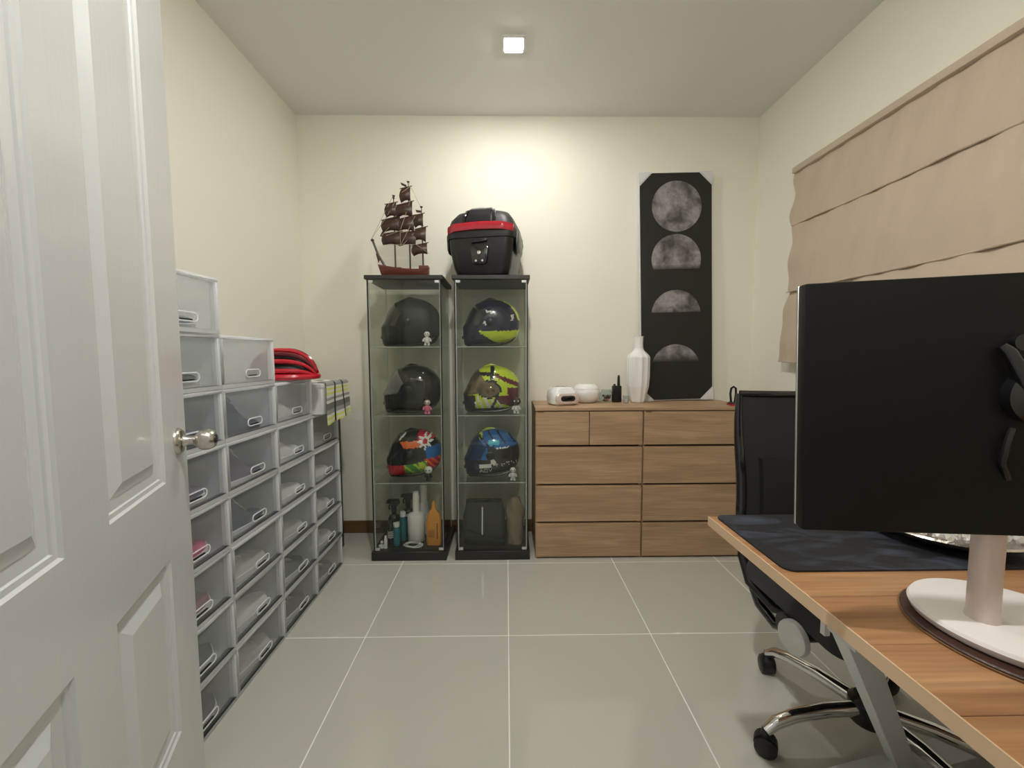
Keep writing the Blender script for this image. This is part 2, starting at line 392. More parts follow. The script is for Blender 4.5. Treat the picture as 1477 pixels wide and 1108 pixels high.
# skirting
struct('baseboard_back', MB().box(XL, XR, YB - .014, YB, 0, .082), M['skirt'], bevel=.003)
struct('baseboard_left', MB().box(XL, XL + .014, YF, YB - .014, 0, .082), M['skirt'], bevel=.003)
struct('baseboard_right', MB().box(XR - .014, XR, YF, YB - .014, 0, .082), M['skirt'], bevel=.003)
# window
win = MB()
win.box(XR + .02, XR + .07, WY0, WY0 + .05, WZ0, WZ1); win.box(XR + .02, XR + .07, WY1 - .05, WY1, WZ0, WZ1)
win.box(XR + .02, XR + .07, WY0, WY1, WZ0, WZ0 + .05); win.box(XR + .02, XR + .07, WY0, WY1, WZ1 - .05, WZ1)
win.box(XR + .025, XR + .065, (WY0 + WY1) / 2 - .03, (WY0 + WY1) / 2 + .03, WZ0, WZ1)
wo = struct('window_1', win, M['alu'])
MB().box(XR + .043, XR + .048, WY0 + .04, (WY0 + WY1) / 2, WZ0 + .04, WZ1 - .04).build('pane', M['winglass'], wo)
MB().box(XR + .043, XR + .048, (WY0 + WY1) / 2, WY1 - .04, WZ0 + .04, WZ1 - .04).build('pane', M['winglass'], wo)

# ------------------------------------------------------------------ door (open, hinged at the left)
DP = Vector((-.860, 1.097, 0)); dd = Vector((-.379, .925, 0)).normalized()
DW, DH, DT = .88, 2.10, .036
rz_door = atan2(-dd.y, -dd.x)             # local +x runs from the free edge to the hinge; local -y... front faces the room
door = thing('door_1', None, None, DP, rz_door); door['kind'] = 'structure'
cols = [0, .150, .412, .542, .775, DW]; rows = [.006, .254, .694, .878, 1.96, DH]
# visible face is the one towards +x/+y of the room: local y = 0 plane, slab behind it
fy = 0; sgn = 1                            # local +y = (sin..): computed so that the slab lies on the wall side
ln = Vector((-sin(rz_door), cos(rz_door), 0))
if ln.dot(Vector((.925, .379, 0))) > 0: sgn = -1   # slab extends to the side away from the room
slab = MB(); ys = sgn * DT
def q4(mb, a, b, c, d, mi=0): mb.add([a, b, c, d], [(0, 1, 2, 3)], mi)
for i in range(5):
    for j in range(5):
        x0, x1, z0, z1 = cols[i], cols[i + 1], rows[j], rows[j + 1]
        if i in (1, 3) and j in (1, 3): continue
        q4(slab, (x0, 0, z0), (x1, 0, z0), (x1, 0, z1), (x0, 0, z1))
q4(slab, (0, ys, rows[0]), (DW, ys, rows[0]), (DW, ys, DH), (0, ys, DH))
for a, b in (((0, rows[0]), (DW, rows[0])), ((DW, rows[0]), (DW, DH)), ((DW, DH), (0, DH)), ((0, DH), (0, rows[0]))):
    q4(slab, (a[0], 0, a[1]), (b[0], 0, b[1]), (b[0], ys, b[1]), (a[0], ys, a[1]))
slab.build('door_leaf', M['doorw'], door)
PROF = [(0, 0), (.004, .005), (.012, .0065), (.014, .010), (.024, .011), (.030, .0125), (.034, .0125), (.060, .002)]
for i in (1, 3):
    for j in (1, 3):
        pm = MB(); rings = []
        for off, dep in PROF:
            x0, x1, z0, z1 = cols[i] + off, cols[i + 1] - off, rows[j] + off, rows[j + 1] - off
            rings.append([(x0, sgn * dep, z0), (x1, sgn * dep, z0), (x1, sgn * dep, z1), (x0, sgn * dep, z1)])
        n0 = len(rings)
        pm.loft(rings, 0, False); pm.f.append(tuple((n0 - 1) * 4 + k for k in range(4))); pm.m.append(0)
        pm.build('panel', M['doorw'], door, angle=15)
kz, kx = .960, .060
kb = MB(); kb.lathe([(.001, 0), (.034, 0), (.033, -sgn * .004), (.028, -sgn * .010), (.016, -sgn * .013), (.012, -sgn * .02), (.0115, -sgn * .034), (.016, -sgn * .040),
                     (.024, -sgn * .046), (.0275, -sgn * .056), (.027, -sgn * .066), (.023, -sgn * .076), (.019, -sgn * .080), (.001, -sgn * .081)], 28, (kx, 0, kz), 0, 'y')
kn = kb.build('door_knob', M['steel'], door)
kc = MB(); kc.lathe([(.001, -sgn * .0805), (.011, -sgn * .0805), (.011, -sgn * .083), (.001, -sgn * .083)], 16, (kx, 0, kz), 0, 'y'); kc.build('lock_button', M['darkmetal'], kn)

# ------------------------------------------------------------------ ceiling lights
for i, (lx, ly) in enumerate(LAMPS):
    lt = thing('ceiling_light', ['square white downlight in ceiling above the glass cabinets', 'square white downlight in ceiling over the doorway end of room'][i], 'ceiling light', (lx, ly, H))
    fr = MB(); a, b = .056, .040
    rg = [[(x, y, z) for x, y in rrect(s_, s_, .006, 2)] for s_, z in ((a, 0), (a, -.006), (b + .006, -.008), (b, -.002), (b, 0))]
    fr.loft(rg, 0, False).build('frame', M['lampwhite'], lt)
    g = MB(); g.loft([[(x, y, z) for x, y in rrect(s_, s_, .012, 4)] for s_, z in ((.036, -.001), (.036, -.007), (.031, -.0105), (.016, -.012))], 0, True)
    g.build('diffuser', M['glow%d' % i], lt)

# ------------------------------------------------------------------ roman blind
bl = thing('roman_blind', 'beige fabric roman blind hanging over the right wall window', 'blind', (XR, 0, 0))
BY0, BY1 = .55, 2.285
hr = MB().box(-.045, -.006, BY0, BY1, 2.155, 2.188); hr.build('head_rail', M['fabric'], bl, bevel=.004)
def bulge(z0, z1, y, z, amp, base, ph):
    v = (z - z1) / (z0 - z1)               # 0 top 1 bottom
    w_ = sin(pi * min(1, v * .97)) ** .8 * .35 + v * .75
    wr_ = .0025 * sin(y * 21 + ph + z * 11) * v + .002 * sin(y * 9 + ph * 2) * v + .002 * sin(y * 47 + z * 17 + ph)
    edge = .005 * sin(z * 33 + ph) * (1 if y > BY1 - .1 else .2)
    return -(base + amp * w_ + wr_ * 1.3 + edge)
folds = [(2.165, 1.875, .014, .022, 0.3), (1.888, 1.515, .028, .022, 1.9), (1.56, 1.135, .040, .030, 4.4)]
for zt, zb, amp, base, ph in folds:
    f_ = MB()
    def fn(u, v, zt=zt, zb=zb, amp=amp, base=base, ph=ph):
        y = BY0 + u * (BY1 - BY0) + (.010 * sin(v * 9 + ph) - .004) * (1 if u > .97 else 0) + .022 * v * (1 if zb < 1.3 and u > .9 else 0); z = zt + (zb - zt) * v + .003 * v * sin(y * 6 + ph) * (1 if v > .9 else .5)
        return (bulge(zb, zt, y, z, amp, base, ph), y, z), (-1, 0, 0)
    f_.sheet(fn, 70, 14, .003).build('fabric_fold', M['fabric'], bl, angle=50)
    s_ = MB(); s_.tube([(bulge(zb, zt, BY0 + u * (BY1 - BY0), zb + .004, amp, base, ph) - .001, BY0 + u * (BY1 - BY0), zb + .004 + .003 * sin((BY0 + u * (BY1 - BY0)) * 6 + ph)) for u in [k / 40 for k in range(41)]], .003, 6)
    s_.build('hem_rod', M['fabric'], bl)

# ------------------------------------------------------------------ shoe boxes
BW, BD, BH = .298, .362, .176
def bx_proto():
    r_ = thing('shoe_box', '-', 'shoe box')
    b = MB(); t_ = .003
    b.box(-BD, -.02, .002, BW - .002, 0, t_); b.box(-BD, -.02, .002, BW - .002, BH - t_, BH); b.box(-BD, -BD + t_, .002, BW - .002, t_, BH - t_, 1)
    b.box(-BD + t_, -.02, .002, .002 + t_, t_, BH - t_); b.box(-BD + t_, -.02, BW - .002 - t_, BW - .002, t_, BH - t_)
    b.build('body', [M['frost'], M['frostrim']], r_)
    f_ = MB()
    f_.box(-.022, 0, 0, BW, 0, .013); f_.box(-.022, 0, 0, BW, BH - .010, BH)
    f_.box(-.022, 0, 0, .009, .013, BH - .010); f_.box(-.022, 0, BW - .009, BW, .013, BH - .010)
    f_.build('front_frame', M['frostrim'], r_, bevel=.0012, seg=1)
    d_ = MB(); d_.box(-.010, -.0075, .010, BW - .010, .0135, BH - .0105)
    dr = d_.build('drop_door', M['frostpane'], r_)
    h = MB(); pts = [(-.004, BW * .56 + x, .046 + z) for x, z in rrect(.042, .013, .012, 4)]
    h.tube(pts, .0022, 6, 0, True); h.build('handle', M['frostrim'], dr)
    g = MB(); g.box(-.0085, -.004, BW * .56 - .022, BW * .56 + .022, .036, .040); g.build('handle_slot', M['darkmetal'], dr)
    return r_
def copy_thing(o, loc, rz=None, label=None, scale=None):
    c = o.copy(); C.objects.link(c); c.location = loc
    if rz is not None: c.rotation_euler = (0, 0, rz)
    if label: c['label'] = label
    if scale: c.scale = scale
    for ch in list(o.children):
        k = ch.copy(); C.objects.link(k); k.parent = c
        for gch in list(ch.children):
            d_ = gch.copy(); C.objects.link(d_); d_.parent = k
    return c
# shoes: lofted upper on a sole, toe towards +y
def shoe_proto(upper, sole, high=0.0):
    r_ = thing('shoe', '-', 'shoe')
    Lh = .262
    def sec(y): # half width
        u = y / Lh
        return .030 + .016 * sin(pi * min(1, u * .9 + .05)) ** .6 + .006 * max(0, sin((u - .35) * 4.2)) - (.030 * max(0, u - .86) / .14 if u > .86 else 0) - (.012 * (1 - u / .06) if u < .06 else 0)
    s_ = MB(); rg = []
    for i in range(15):
        u = i / 14; y = u * Lh; hw = sec(y) + .003; lift = .010 * max(0, u - .7) / .3
        rg.append([(-hw, y, lift), (hw, y, lift), (hw + .002, y, .018 + lift * .8), (-hw - .002, y, .018 + lift * .8)])
    s_.loft(rg).build('sole', sole, r_, bevel=.002, seg=1)
    up_ = MB(); rg = []
    for i in range(19):
        u = i / 18; y = .003 + u * (Lh - .008); hw = sec(y)
        if u < .1: hh = .070 + high + .12 * u
        elif u < .36: hh = .082 + high - .012 * sin((u - .1) / .26 * pi)
        elif u < .72: hh = .080 + high - (.042 + high) * ((u - .36) / .36) ** .85
        else: hh = .038 - .016 * ((u - .72) / .28) ** 2.2
        zb = .014 + .008 * max(0, u - .7) / .3
        rg.append([(hw * cos(a) * (1 - .25 * sin(a) ** 2 * (u < .5)), y, zb + max(.004, hh - .014) * max(0, sin(a)) ** .75) for a in [pi * k / 12 for k in range(13)]])
    up_.loft(rg).build('upper', upper, r_)
    c_ = MB(); c_.tube([(.022 * cos(a), .052 + .046 * sin(a), .084 + high - .003 * sin(a)) for a in [2 * pi * k / 14 for k in range(14)]], .006, 6, 0, True)
    c_.build('collar', upper, r_)
    l_ = MB()
    for k in range(4):
        yy = .108 + k * .020; zz = .0835 + high - (.045 + high) * ((yy / Lh - .36) / .36 if yy / Lh > .36 else 0) ** .85 * 1.0
        l_.tube([(-.024, yy, zz - .012), (-.012, yy + .003, zz - .001), (0, yy, zz + .002), (.012, yy + .003, zz - .001), (.024, yy, zz - .012)], .0026, 5)
    l_.build('laces', sole, r_)
    return r_
SX = -.925
colY = [1.045, 1.347, 1.649, 1.951]
colN = [8, 7, 6, 5]
SH = {  # contents seen through each front: (column, row) -> (material, extra height, words)
    (0, 7): ('shoe_grey', .02, 'grey knit'), (0, 6): ('shoe_dark', .015, 'charcoal'), (0, 5): ('shoe_navy', 0, 'navy'), (0, 4): ('shoe_purple', 0, 'muted purple'),
    (0, 3): ('shoe_pink', 0, 'bright pink'), (0, 2): ('shoe_rose', 0, 'dull rose'), (0, 1): ('shoe_green', -.01, 'dark green'), (0, 0): ('shoe_dark', -.015, 'dark grey'),
    (1, 5): ('shoe_navy', .065, 'navy high-top'), (1, 4): ('shoe_purple', .055, 'dusty purple high-top'), (1, 3): ('shoe_teal', .05, 'dark teal high-top'),
    (1, 2): ('shoe_beige', -.02, 'pale low'), (1, 1): ('shoe_white', -.01, 'white'), (1, 0): ('shoe_beige', 0, 'pale beige'),
    (2, 5): ('shoe_white', 0, 'white'), (2, 4): ('shoe_white', -.005, 'white'), (2, 3): ('shoe_white', -.02, 'white low'), (2, 2): ('shoe_beige', -.02, 'pale beige low'),
    (2, 1): ('shoe_green', 0, 'dark green'), (2, 0): ('shoe_dark', -.01, 'charcoal'),
    (3, 4): ('shoe_beige', -.02, 'pale beige low'), (3, 3): ('shoe_white', -.02, 'white low'), (3, 2): ('shoe_white', 0, 'white'), (3, 1): ('shoe_white', -.01, 'white'), (3, 0): ('shoe_dark', -.01, 'dark grey')}
colw = ['column at the door', 'second column', 'third column', 'farthest column']
def roww(r_, n):
    return ['bottom', 'second from bottom', 'third from bottom', 'fourth from bottom', 'fifth from bottom', 'sixth from bottom', 'seventh from bottom', 'eighth from bottom'][r_] if r_ < n - 1 else 'topmost'
proto = bx_proto(); shoes = {}; first = True
jit = random.Random(3)
for c in range(4):
    for r_ in range(colN[c]):
        loc = (SX + jit.uniform(-.003, .003), colY[c], r_ * .178)
        lab = f'clear shoe box, {roww(r_, colN[c])} of the {colw[c]}'
        if (c, r_) in SH: lab += f', {SH[(c, r_)][2]} shoe inside'
        else: lab += ', empty'
        if first: o = proto; o.location = loc; o['label'] = lab; first = False
        else: o = copy_thing(proto, loc, None, lab)
        o['group'] = 'stacked clear shoe boxes'
        if (c, r_) in SH:
            mk, hi, word = SH[(c, r_)]; key = (mk, hi)
            lc = (SX - .092, colY[c] + .016, r_ * .178 + .0035)
            lb = f'{word} shoe inside the {roww(r_, colN[c])} box of the {colw[c]}'
            if key not in shoes:
                s_ = shoe_proto(M[mk], M['sole'] if mk != 'shoe_navy' else M['shoe_dark'], hi); s_.location = lc; s_['label'] = lb; shoes[key] = s_
            else: s_ = copy_thing(shoes[key], lc, None, lb)
            s_['group'] = 'shoes in the clear boxes'; s_.scale = (1, 1.0, 1.33 if hi < .03 else 1.04); s_.rotation_euler = (0, 0, radians(-3))
# white carton, towel, bicycle helmet, black board behind
ct = thing('carton', 'white cardboard box lying on the farthest shoe box column', 'box', (-.884, 1.965, .8925))
MB().box(-.36, 0, 0, .315, 0, .146).build('box_body', M['carton'], ct, bevel=.003, seg=1)
MB().box(-.363, .003, -.003, .318, .128, .150).build('lid', M['carton'], ct, bevel=.003, seg=1)
pr = MB(); pr.prism([(-.088, .070), (-.066, .070), (-.070, .082), (-.077, .098), (-.084, .082)], -.0012, 0); pr.build('printed_mark', M['black'], ct)
# towel over carton top and hanging down its room side
tw = MB(); uvs = []
def tp(u, v):
    y = 1.985 + .275 * u + .006 * sin(v * 5 + u * 3)
    s_ = v * .36
    if s_ < .14: x, z = -.884 - .14 + s_, 1.0465 + .002 * sin(u * 12)
    elif s_ < .165:
        a = (s_ - .14) / .025 * pi / 2; x, z = -.884 + .013 * sin(a), 1.0465 - .013 + .013 * cos(a)
    else:
        d_ = s_ - .165; x, z = -.871 + .006 * sin(u * 11 + 1) * d_ / .2 + .05 * d_ * u, 1.0335 - d_ * (1 - .12 * u)
    return (x, y, z)
nu, nv = 26, 40
def tfn(u, v):
    p = Vector(tp(u, v)); a = Vector(tp(min(1, u + .01), v)) - Vector(tp(max(0, u - .01), v)); b = Vector(tp(u, min(1, v + .005))) - Vector(tp(u, max(0, v - .005)))
    return p, a.cross(b).normalized() * -1
tw.sheet(tfn, nu, nv, .004)
uvs = [(i / nu, j / nv) for k in (0, 1) for j in range(nv + 1) for i in range(nu + 1)]
tag(tw.build('striped_towel', M['towel'], uvs=uvs, angle=60), 'grey, white and yellow striped towel draped over the white carton', 'towel')
# red and black bicycle helmet
bh = thing('bicycle_helmet', 'red and black vented bicycle helmet on top of the shoe boxes', 'bicycle helmet', (-1.045, 1.925, 1.071), radians(8))
bh.location = (-.985, 1.83, 1.0695)
def bp_(a, b, k=1.0):   # a: along length -1..1 (x), b: lateral angle deg
    x = .138 * a; hh = sqrt(max(0, 1 - abs(a) ** 2.4)); rad = radians(b)
    return Vector((x * k, -sin(rad) * .100 * hh * k, .008 + (cos(rad) * .125 * hh) * k))
inner = MB(); rg = []
for i in range(17):
    a = -.95 + 1.9 * i / 16; rg.append([bp_(a, b, .86) for b in range(-88, 89, 11)])
inner.loft(rg).build('inner_liner', M['blackm'], bh)
for b in (-78, -57, -36, -15, 6, 27, 48, 69):
    pts = [bp_(-.97 + 1.94 * k / 16, b + 5 * sin(k / 16 * pi)) for k in range(17)]
    MB().tube(pts, [.004 + .0065 * sin(pi * (k + 1) / 18) ** .6 for k in range(17)], 8).build('rib', M['red'] if b not in (-15, 27) else M['maroon'], bh)
rim = MB().tube([(.138 * cos(t_), .102 * sin(t_), .016) for t_ in [2 * pi * k / 32 for k in range(32)]], .0135, 8, 0, True); rim.build('lower_rim', M['red'], bh)
bk = MB().tube([(.139 * cos(t_), .104 * sin(t_), .022) for t_ in [pi * 1.0 + pi * .42 * k / 10 for k in range(11)]], .016, 8); bk.build('front_band', M['blackp'], bh)
bd = MB().box(-1.28, -.957, 2.50, 2.53, 0, 0.93)
bs = thing('leaning_board', 'thin black framed board standing behind the shoe boxes', 'board', (-1.128, 2.46, 0))
MB().box(-.18, .103, 0, .018, 0, .93).build('board_face', M['blackm'], bs, bevel=.002, seg=1)
fr = MB(); fr.box(.103, .117, -.004, .022, 0, .94); fr.box(-.194, -.18, -.004, .022, 0, .94); fr.box(-.18, .103, -.004, .022, .93, .944); fr.build('frame', M['blackp'], bs)

# ------------------------------------------------------------------ glass display cabinets
CW, CD, CH_, CY = .43, .365, 1.616, 2.283
SHZ = [.449, .838, 1.226]
def cabinet(x0, label):
    r_ = thing('display_cabinet', label, 'display cabinet', (x0, CY, 0), 0, 'glass display cabinets')
    MB().box(0, CW, 0, CD, 0, .052).build('base', M['blackw'], r_, bevel=.0015, seg=1)
    MB().box(0, CW, 0, CD, CH_ - .022, CH_).build('top_panel', M['blackw'], r_, bevel=.0015, seg=1)
    z0, z1 = .052, CH_ - .022; g = .004; i_ = .016
    for nm, bx in (('side_pane', (i_, i_ + g, .02, CD - .015)), ('side_pane', (CW - i_ - g, CW - i_, .02, CD - .015)), ('back_pane', (i_ + g, CW - i_ - g, CD - .019, CD - .015))):
        MB().box(*bx, z0, z1).build(nm, M['glass'], r_)
    d_ = MB().box(i_ + .002, CW - i_ - .002, .012, .016, z0 + .004, z1 - .004).build('glass_door', M['glass'], r_)
    for x in (i_ + .004, CW - i_ - .030):
        for z in (z0 + .004, z1 - .018):
            MB().box(x, x + .026, .008, .020, z, z + .014).build('hinge_clip', M['alu'], d_, bevel=.001, seg=1)
    for x, y in ((i_, .017), (CW - i_ - .006, .017), (i_, CD - .021), (CW - i_ - .006, CD - .021)):
        MB().box(x, x + .006, y, y + .005, z0, z1).build('corner_strip', M['strip'], r_)
    for x in (i_ - .005, CW - i_ - .001):
        MB().box(x, x + .006, .010, .018, z0, z1).build('dark_seal', M['blackp'], r_)
    for z in SHZ:
        s_ = MB().box(i_ + .006, CW - i_ - .006, .024, CD - .022, z - .005, z).build('glass_shelf', M['glass'], r_)
        MB().box(i_ + .006, CW - i_ - .006, .0225, .024, z - .005, z).build('shelf_edge', M['glassedge'], s_)
    return r_
CXL, CXR = -.778, -.299
cabinet(CXL, 'glass display cabinet under the model ship, left of the two')
cabinet(CXR, 'glass display cabinet under the motorcycle top case, right of the two')

# ------------------------------------------------------------------ motorcycle helmets
PROFH = [(-.178, .107), (-.176, .05), (-.163, .004), (-.10, 0), (-.02, .002), (.06, .008), (.125, .024), (.158, .055), (.174, .10), (.178, .15), (.168, .196), (.140, .240), (.095, .272), (.045, .287), (0, .290), (-.045, .282), (-.085, .262), (-.118, .230), (-.140, .190), (-.160, .145)]
HC = (0.0, .135); HWY = .128
def prof_at(t):
    n = len(PROFH); k = t * n; i = int(k) % n; f = k - int(k)
    P = [PROFH[(i + d) % n] for d in (-1, 0, 1, 2)]
    def cr_(a, b, c, d): return .5 * (2 * b + (c - a) * f + (2 * a - 5 * b + 4 * c - d) * f * f + (3 * b - a - 3 * c + d) * f ** 3)
    return cr_(*[p[0] for p in P]), cr_(*[p[1] for p in P])
EXP = .82
def hpoint(t, phi, k=1.0, flare=0):
    x, z = prof_at(t); g = max(cos(phi), 0) ** EXP; y = (1 if phi > 0 else -1) * abs(sin(phi)) ** EXP * HWY
    return (HC[0] + (x - HC[0]) * g * k, y * k, HC[1] + (z - HC[1]) * g * k)
def surf_y(x, z):
    a = atan2(z - HC[1], x - HC[0]); rr = sqrt((x - HC[0]) ** 2 + (z - HC[1]) ** 2); best = 0
    for i in range(200):
        p = prof_at(i / 200); b = atan2(p[1] - HC[1], p[0] - HC[0])
        d_ = abs((a - b + pi) % (2 * pi) - pi)
        if i == 0 or d_ < bd_: bd_ = d_; best = sqrt((p[0] - HC[0]) ** 2 + (p[1] - HC[1]) ** 2)
    g = min(.999, rr / best) ** (1 / EXP); return -HWY * (sqrt(1 - g * g)) ** EXP
NT, NP = 120, 44
def helmet(loc, label, mats, pat, vis, rz=0, sc=1.0, vis_range=(15.9, 20.0), vent=None, roll=0):
    loc = (loc[0], loc[1], loc[2] + .003 + abs(roll) * .17)
    r_ = thing('motorcycle_helmet', label, 'helmet', loc, rz, 'full-face helmets in the glass cabinets', ry=roll); r_.scale = (sc, sc, sc)
    s_ = MB()
    def fn(u, v): return hpoint(u, -pi / 2 + pi * v)
    cen = lambda i, j: hpoint((i + .5) / NT, -pi / 2 + pi * (j + .5) / NP)
    s_.grid(fn, NT, NP, 0, lambda i, j: pat(*cen(i, j)))
    s_.build('shell', mats, r_, angle=60)
    vo = MB(); t0, t1 = vis_range[0] / 20, vis_range[1] / 20
    def fv(u, v):
        p = Vector(hpoint(t0 + (t1 - t0) * u, -1.28 + 2.56 * v, 1.018)); c_ = Vector((HC[0], 0, HC[1])); return p, (p - c_).normalized()
    vo.sheet(fv, 18, 30, .003).build('visor', vis, r_, angle=60)
    for sy in (-1, 1):
        pv = MB(); yy = sy * HWY * .985
        pv.lathe([(.001, yy - sy * .02), (.026, yy - sy * .02), (.026, yy + sy * .002), (.021, yy + sy * .006), (.001, yy + sy * .007)], 20, (-.005, 0, .142), 0, 'y'); pv.build('visor_pivot', M['blackp'] if vis is not M['goldv'] else M['goldv'], r_)
    rm = MB()
    pts = [(prof_at((1.9 + 5.2 * k / 20) / 20), k) for k in range(21)]
    for sy in (-1, 1): rm.tube([(p[0] * .93, sy * .085 * sin(pi * (k + 2) / 24) ** .5, max(.006, p[1] + .004)) for p, k in pts], .006, 6)
    rm.build('neck_trim', M['blackp'], r_)
    cv = MB(); cv.box(-.184, -.172, -.022, .022, .045, .066); cv.build('chin_vent', M['darkmetal'], r_, bevel=.004)
    tv = MB(); a, b = hpoint(15.2 / 20, 0, 1.0), hpoint(13.4 / 20, 0, 1.0)
    tv.tube([a, ((a[0] + b[0]) / 2, 0, (a[2] + b[2]) / 2 + .010), b], [.004, .007, .004], 8); tv.build('top_vent', M[vent] if vent else M['blackp'], r_)
    return r_
lz = lambda i: [.0525, SHZ[0], SHZ[1], SHZ[2]][i] + .0005
HYc = CY + .172
def inr(v, a, b): return a <= v <= b
p0 = lambda x, y, z: 0
XHL, XHR = -.560, -.087
helmet((XHL, HYc, lz(3)), 'matte black full-face helmet on the top shelf of left glass cabinet', [M['blackm']], p0, M['visor'], sc=.97)
helmet((XHL + .002, HYc, lz(2)), 'glossy black full-face helmet with smoke visor, middle shelf of left cabinet', [M['blackg']], p0, M['smokev'], sc=.96)
def pat3(x, y, z):
    if z < .018: return 0
    if z < .086 + .25 * (x + .04 if x > -.04 else 0) * .5 and x < .10:
        if x < -.045: return 1
        k = int((x + z * .8) * 60) % 4
        return (2, 3, 2, 2)[k] if x < .05 else (3, 2, 3, 3)[k]
    dx, dz = x - .095, z - .222; a_ = atan2(dz, dx); rr = sqrt(dx * dx + dz * dz)
    if rr < .024 + .026 * abs(cos(a_ * 4)) ** 3: return 5 if rr > .016 else 1
    if x > .095 and inr(z, .115, .19): return 6
    if x > .08 and z <= .115: return 1 if int(x * 90 + z * 60) % 3 else 4
    if inr(x, -.075, .075) and inr(z, .19, .232): return 4
    if z > .232 and x > .02: return 1 if x > .05 else 0
    if x < -.03 and z > .235: return 5 if int(x * 70 - z * 70) % 3 == 0 else 0
    return 0
helmet((XHL + .01, HYc, lz(1)), 'multicoloured full-face helmet with red chin and white starburst, left cabinet', [M['blackg'], M['red'], M['green'], M['lime'], M['orange'], M['white'], M['blue']], pat3, M['visor'], sc=.93, roll=radians(-4))
def pat4(x, y, z):
    if x > -.06 and abs(y) < .045 + .03 * max(0, x) / .17 and z > .16: return 1
    top = .088 + .55 * (x - .03) ** 2 if x > -.075 else 0
    if x > -.075 and z < top and z > .022 + .55 * max(0, .03 - x): return 1
    if sqrt((x + .03) ** 2 + (z - .135) ** 2) < .012: return 2
    if inr(x, -.03, .012) and abs(z - .200 + .2 * x) < .006: return 2
    if inr(x, .120, .136) and inr(z, .15, .19): return 2
    return 0
helmet((XHR, HYc, lz(3)), 'navy black full-face helmet with lime underside on top shelf, right cabinet', [M['navy'], M['lime'], M['white']], pat4, M['visor'], sc=.95)
def pat5(x, y, z):
    if z < .03: return 1
    if ((x + .015) / .062) ** 2 + ((z - .145) / .045) ** 2 < 1: return 5
    if ((x + .015) / .075) ** 2 + ((z - .147) / .056) ** 2 < 1: return 1
    if x < -.10 and z < .11: return 1
    if z < .108:
        if abs(x - .015 - (z - .06) * .5) < .010: return 1
        if x > .055 + (z - .05) * -.6: return 2 if z > .045 + (x - .1) * -.3 and x > .04 else 0
        if int((x * 1.2 + z * .5) * 75) % 3 == 0: return 3
        return 0
    if abs(x - .005) < .012 and z > .19: return 1
    if inr(z, .228, .250) and x < 0: return 1
    if x > .02 and abs(z - (.228 - (x - .03) * .42)) < .014: return 2
    if x > .10 and z < .155: return 2
    if inr(z, .185, .2) and x < 0: return 4
    return 0
helmet((XHR, HYc, lz(2)), 'lime and maroon full-face helmet with bronze visor, middle shelf of right cabinet', [M['lime'], M['blackg'], M['maroon'], M['white'], M['green'], M['goldv']], pat5, M['goldv'], sc=.95, vent='lime')
def pat6(x, y, z):
    if x < -.05 and z > .235: return 3 if int((x + z) * 45) % 2 else 0
    if z > .205 and x > -.05:
        if abs(x - .02) < .035 and z < .235: return 2
        return 1 if (x * 30 + z * 20) % 1.7 > .35 else 4
    if inr(z, .190, .205) and x > -.05: return 4 if x < .02 else 1
    if inr(x, .03, .11) and inr(z, .183, .19): return 5
    if x < -.02 and z > .12: return 1
    if inr(x, -.005, .025) and inr(z, .084, .116): return 5
    if x > .03 and inr(z, .075, .10) and int(x * 200) % 3 == 0 and int(z * 250) % 2: return 5
    if x > .12: return 0
    return 4 if z < .10 and x < 0 else 0
h6 = helmet((XHR + .004, HYc, lz(1)), 'blue full-face helmet with blue mirror visor and agv lettering, right cabinet', [M['blackg'], M['blue'], M['cyan'], M['lime'], M['navy'], M['white']], pat6, M['bluev'], sc=.94, roll=radians(-3), vent='lime')
def helmet_text(parent, txt, x, z, size, m_, name='lettering'):
    cu = bpy.data.curves.new(name, 'FONT'); cu.body = txt; cu.size = size; cu.extrude = 0.0; cu.align_x = 'LEFT'
    o = bpy.data.objects.new(name, cu); C.objects.link(o); dg = bpy.context.evaluated_depsgraph_get()
    me = bpy.data.meshes.new_from_object(o.evaluated_get(dg)); bpy.data.objects.remove(o)
    bm = bmesh.new(); bm.from_mesh(me)
    ext = bmesh.ops.extrude_face_region(bm, geom=bm.faces[:])
    top = {v for v in ext['geom'] if isinstance(v, bmesh.types.BMVert)}
    for v in bm.verts:
        X, Z = v.co.x + x, v.co.y + z
        v.co = (X, surf_y(X, Z) - (.0042 if v in top else .001), Z)
    bmesh.ops.recalc_face_normals(bm, faces=bm.faces); bm.to_mesh(me); bm.free()
    me.materials.clear(); me.materials.append(m_)
    o = bpy.data.objects.new(name, me); C.objects.link(o); o.parent = parent; return o
bgp = MB()
for i in range(8):
    pass
lbl = MB().grid(lambda u, v: (-.078 + .075 * u, surf_y(-.078 + .075 * u, .066 + .026 * v) - .0022, .066 + .026 * v), 10, 4)
lbl.build('label_patch', M['whitep'], h6)
helmet_text(h6, 'AGV', -.080, .034, .040, M['white'])

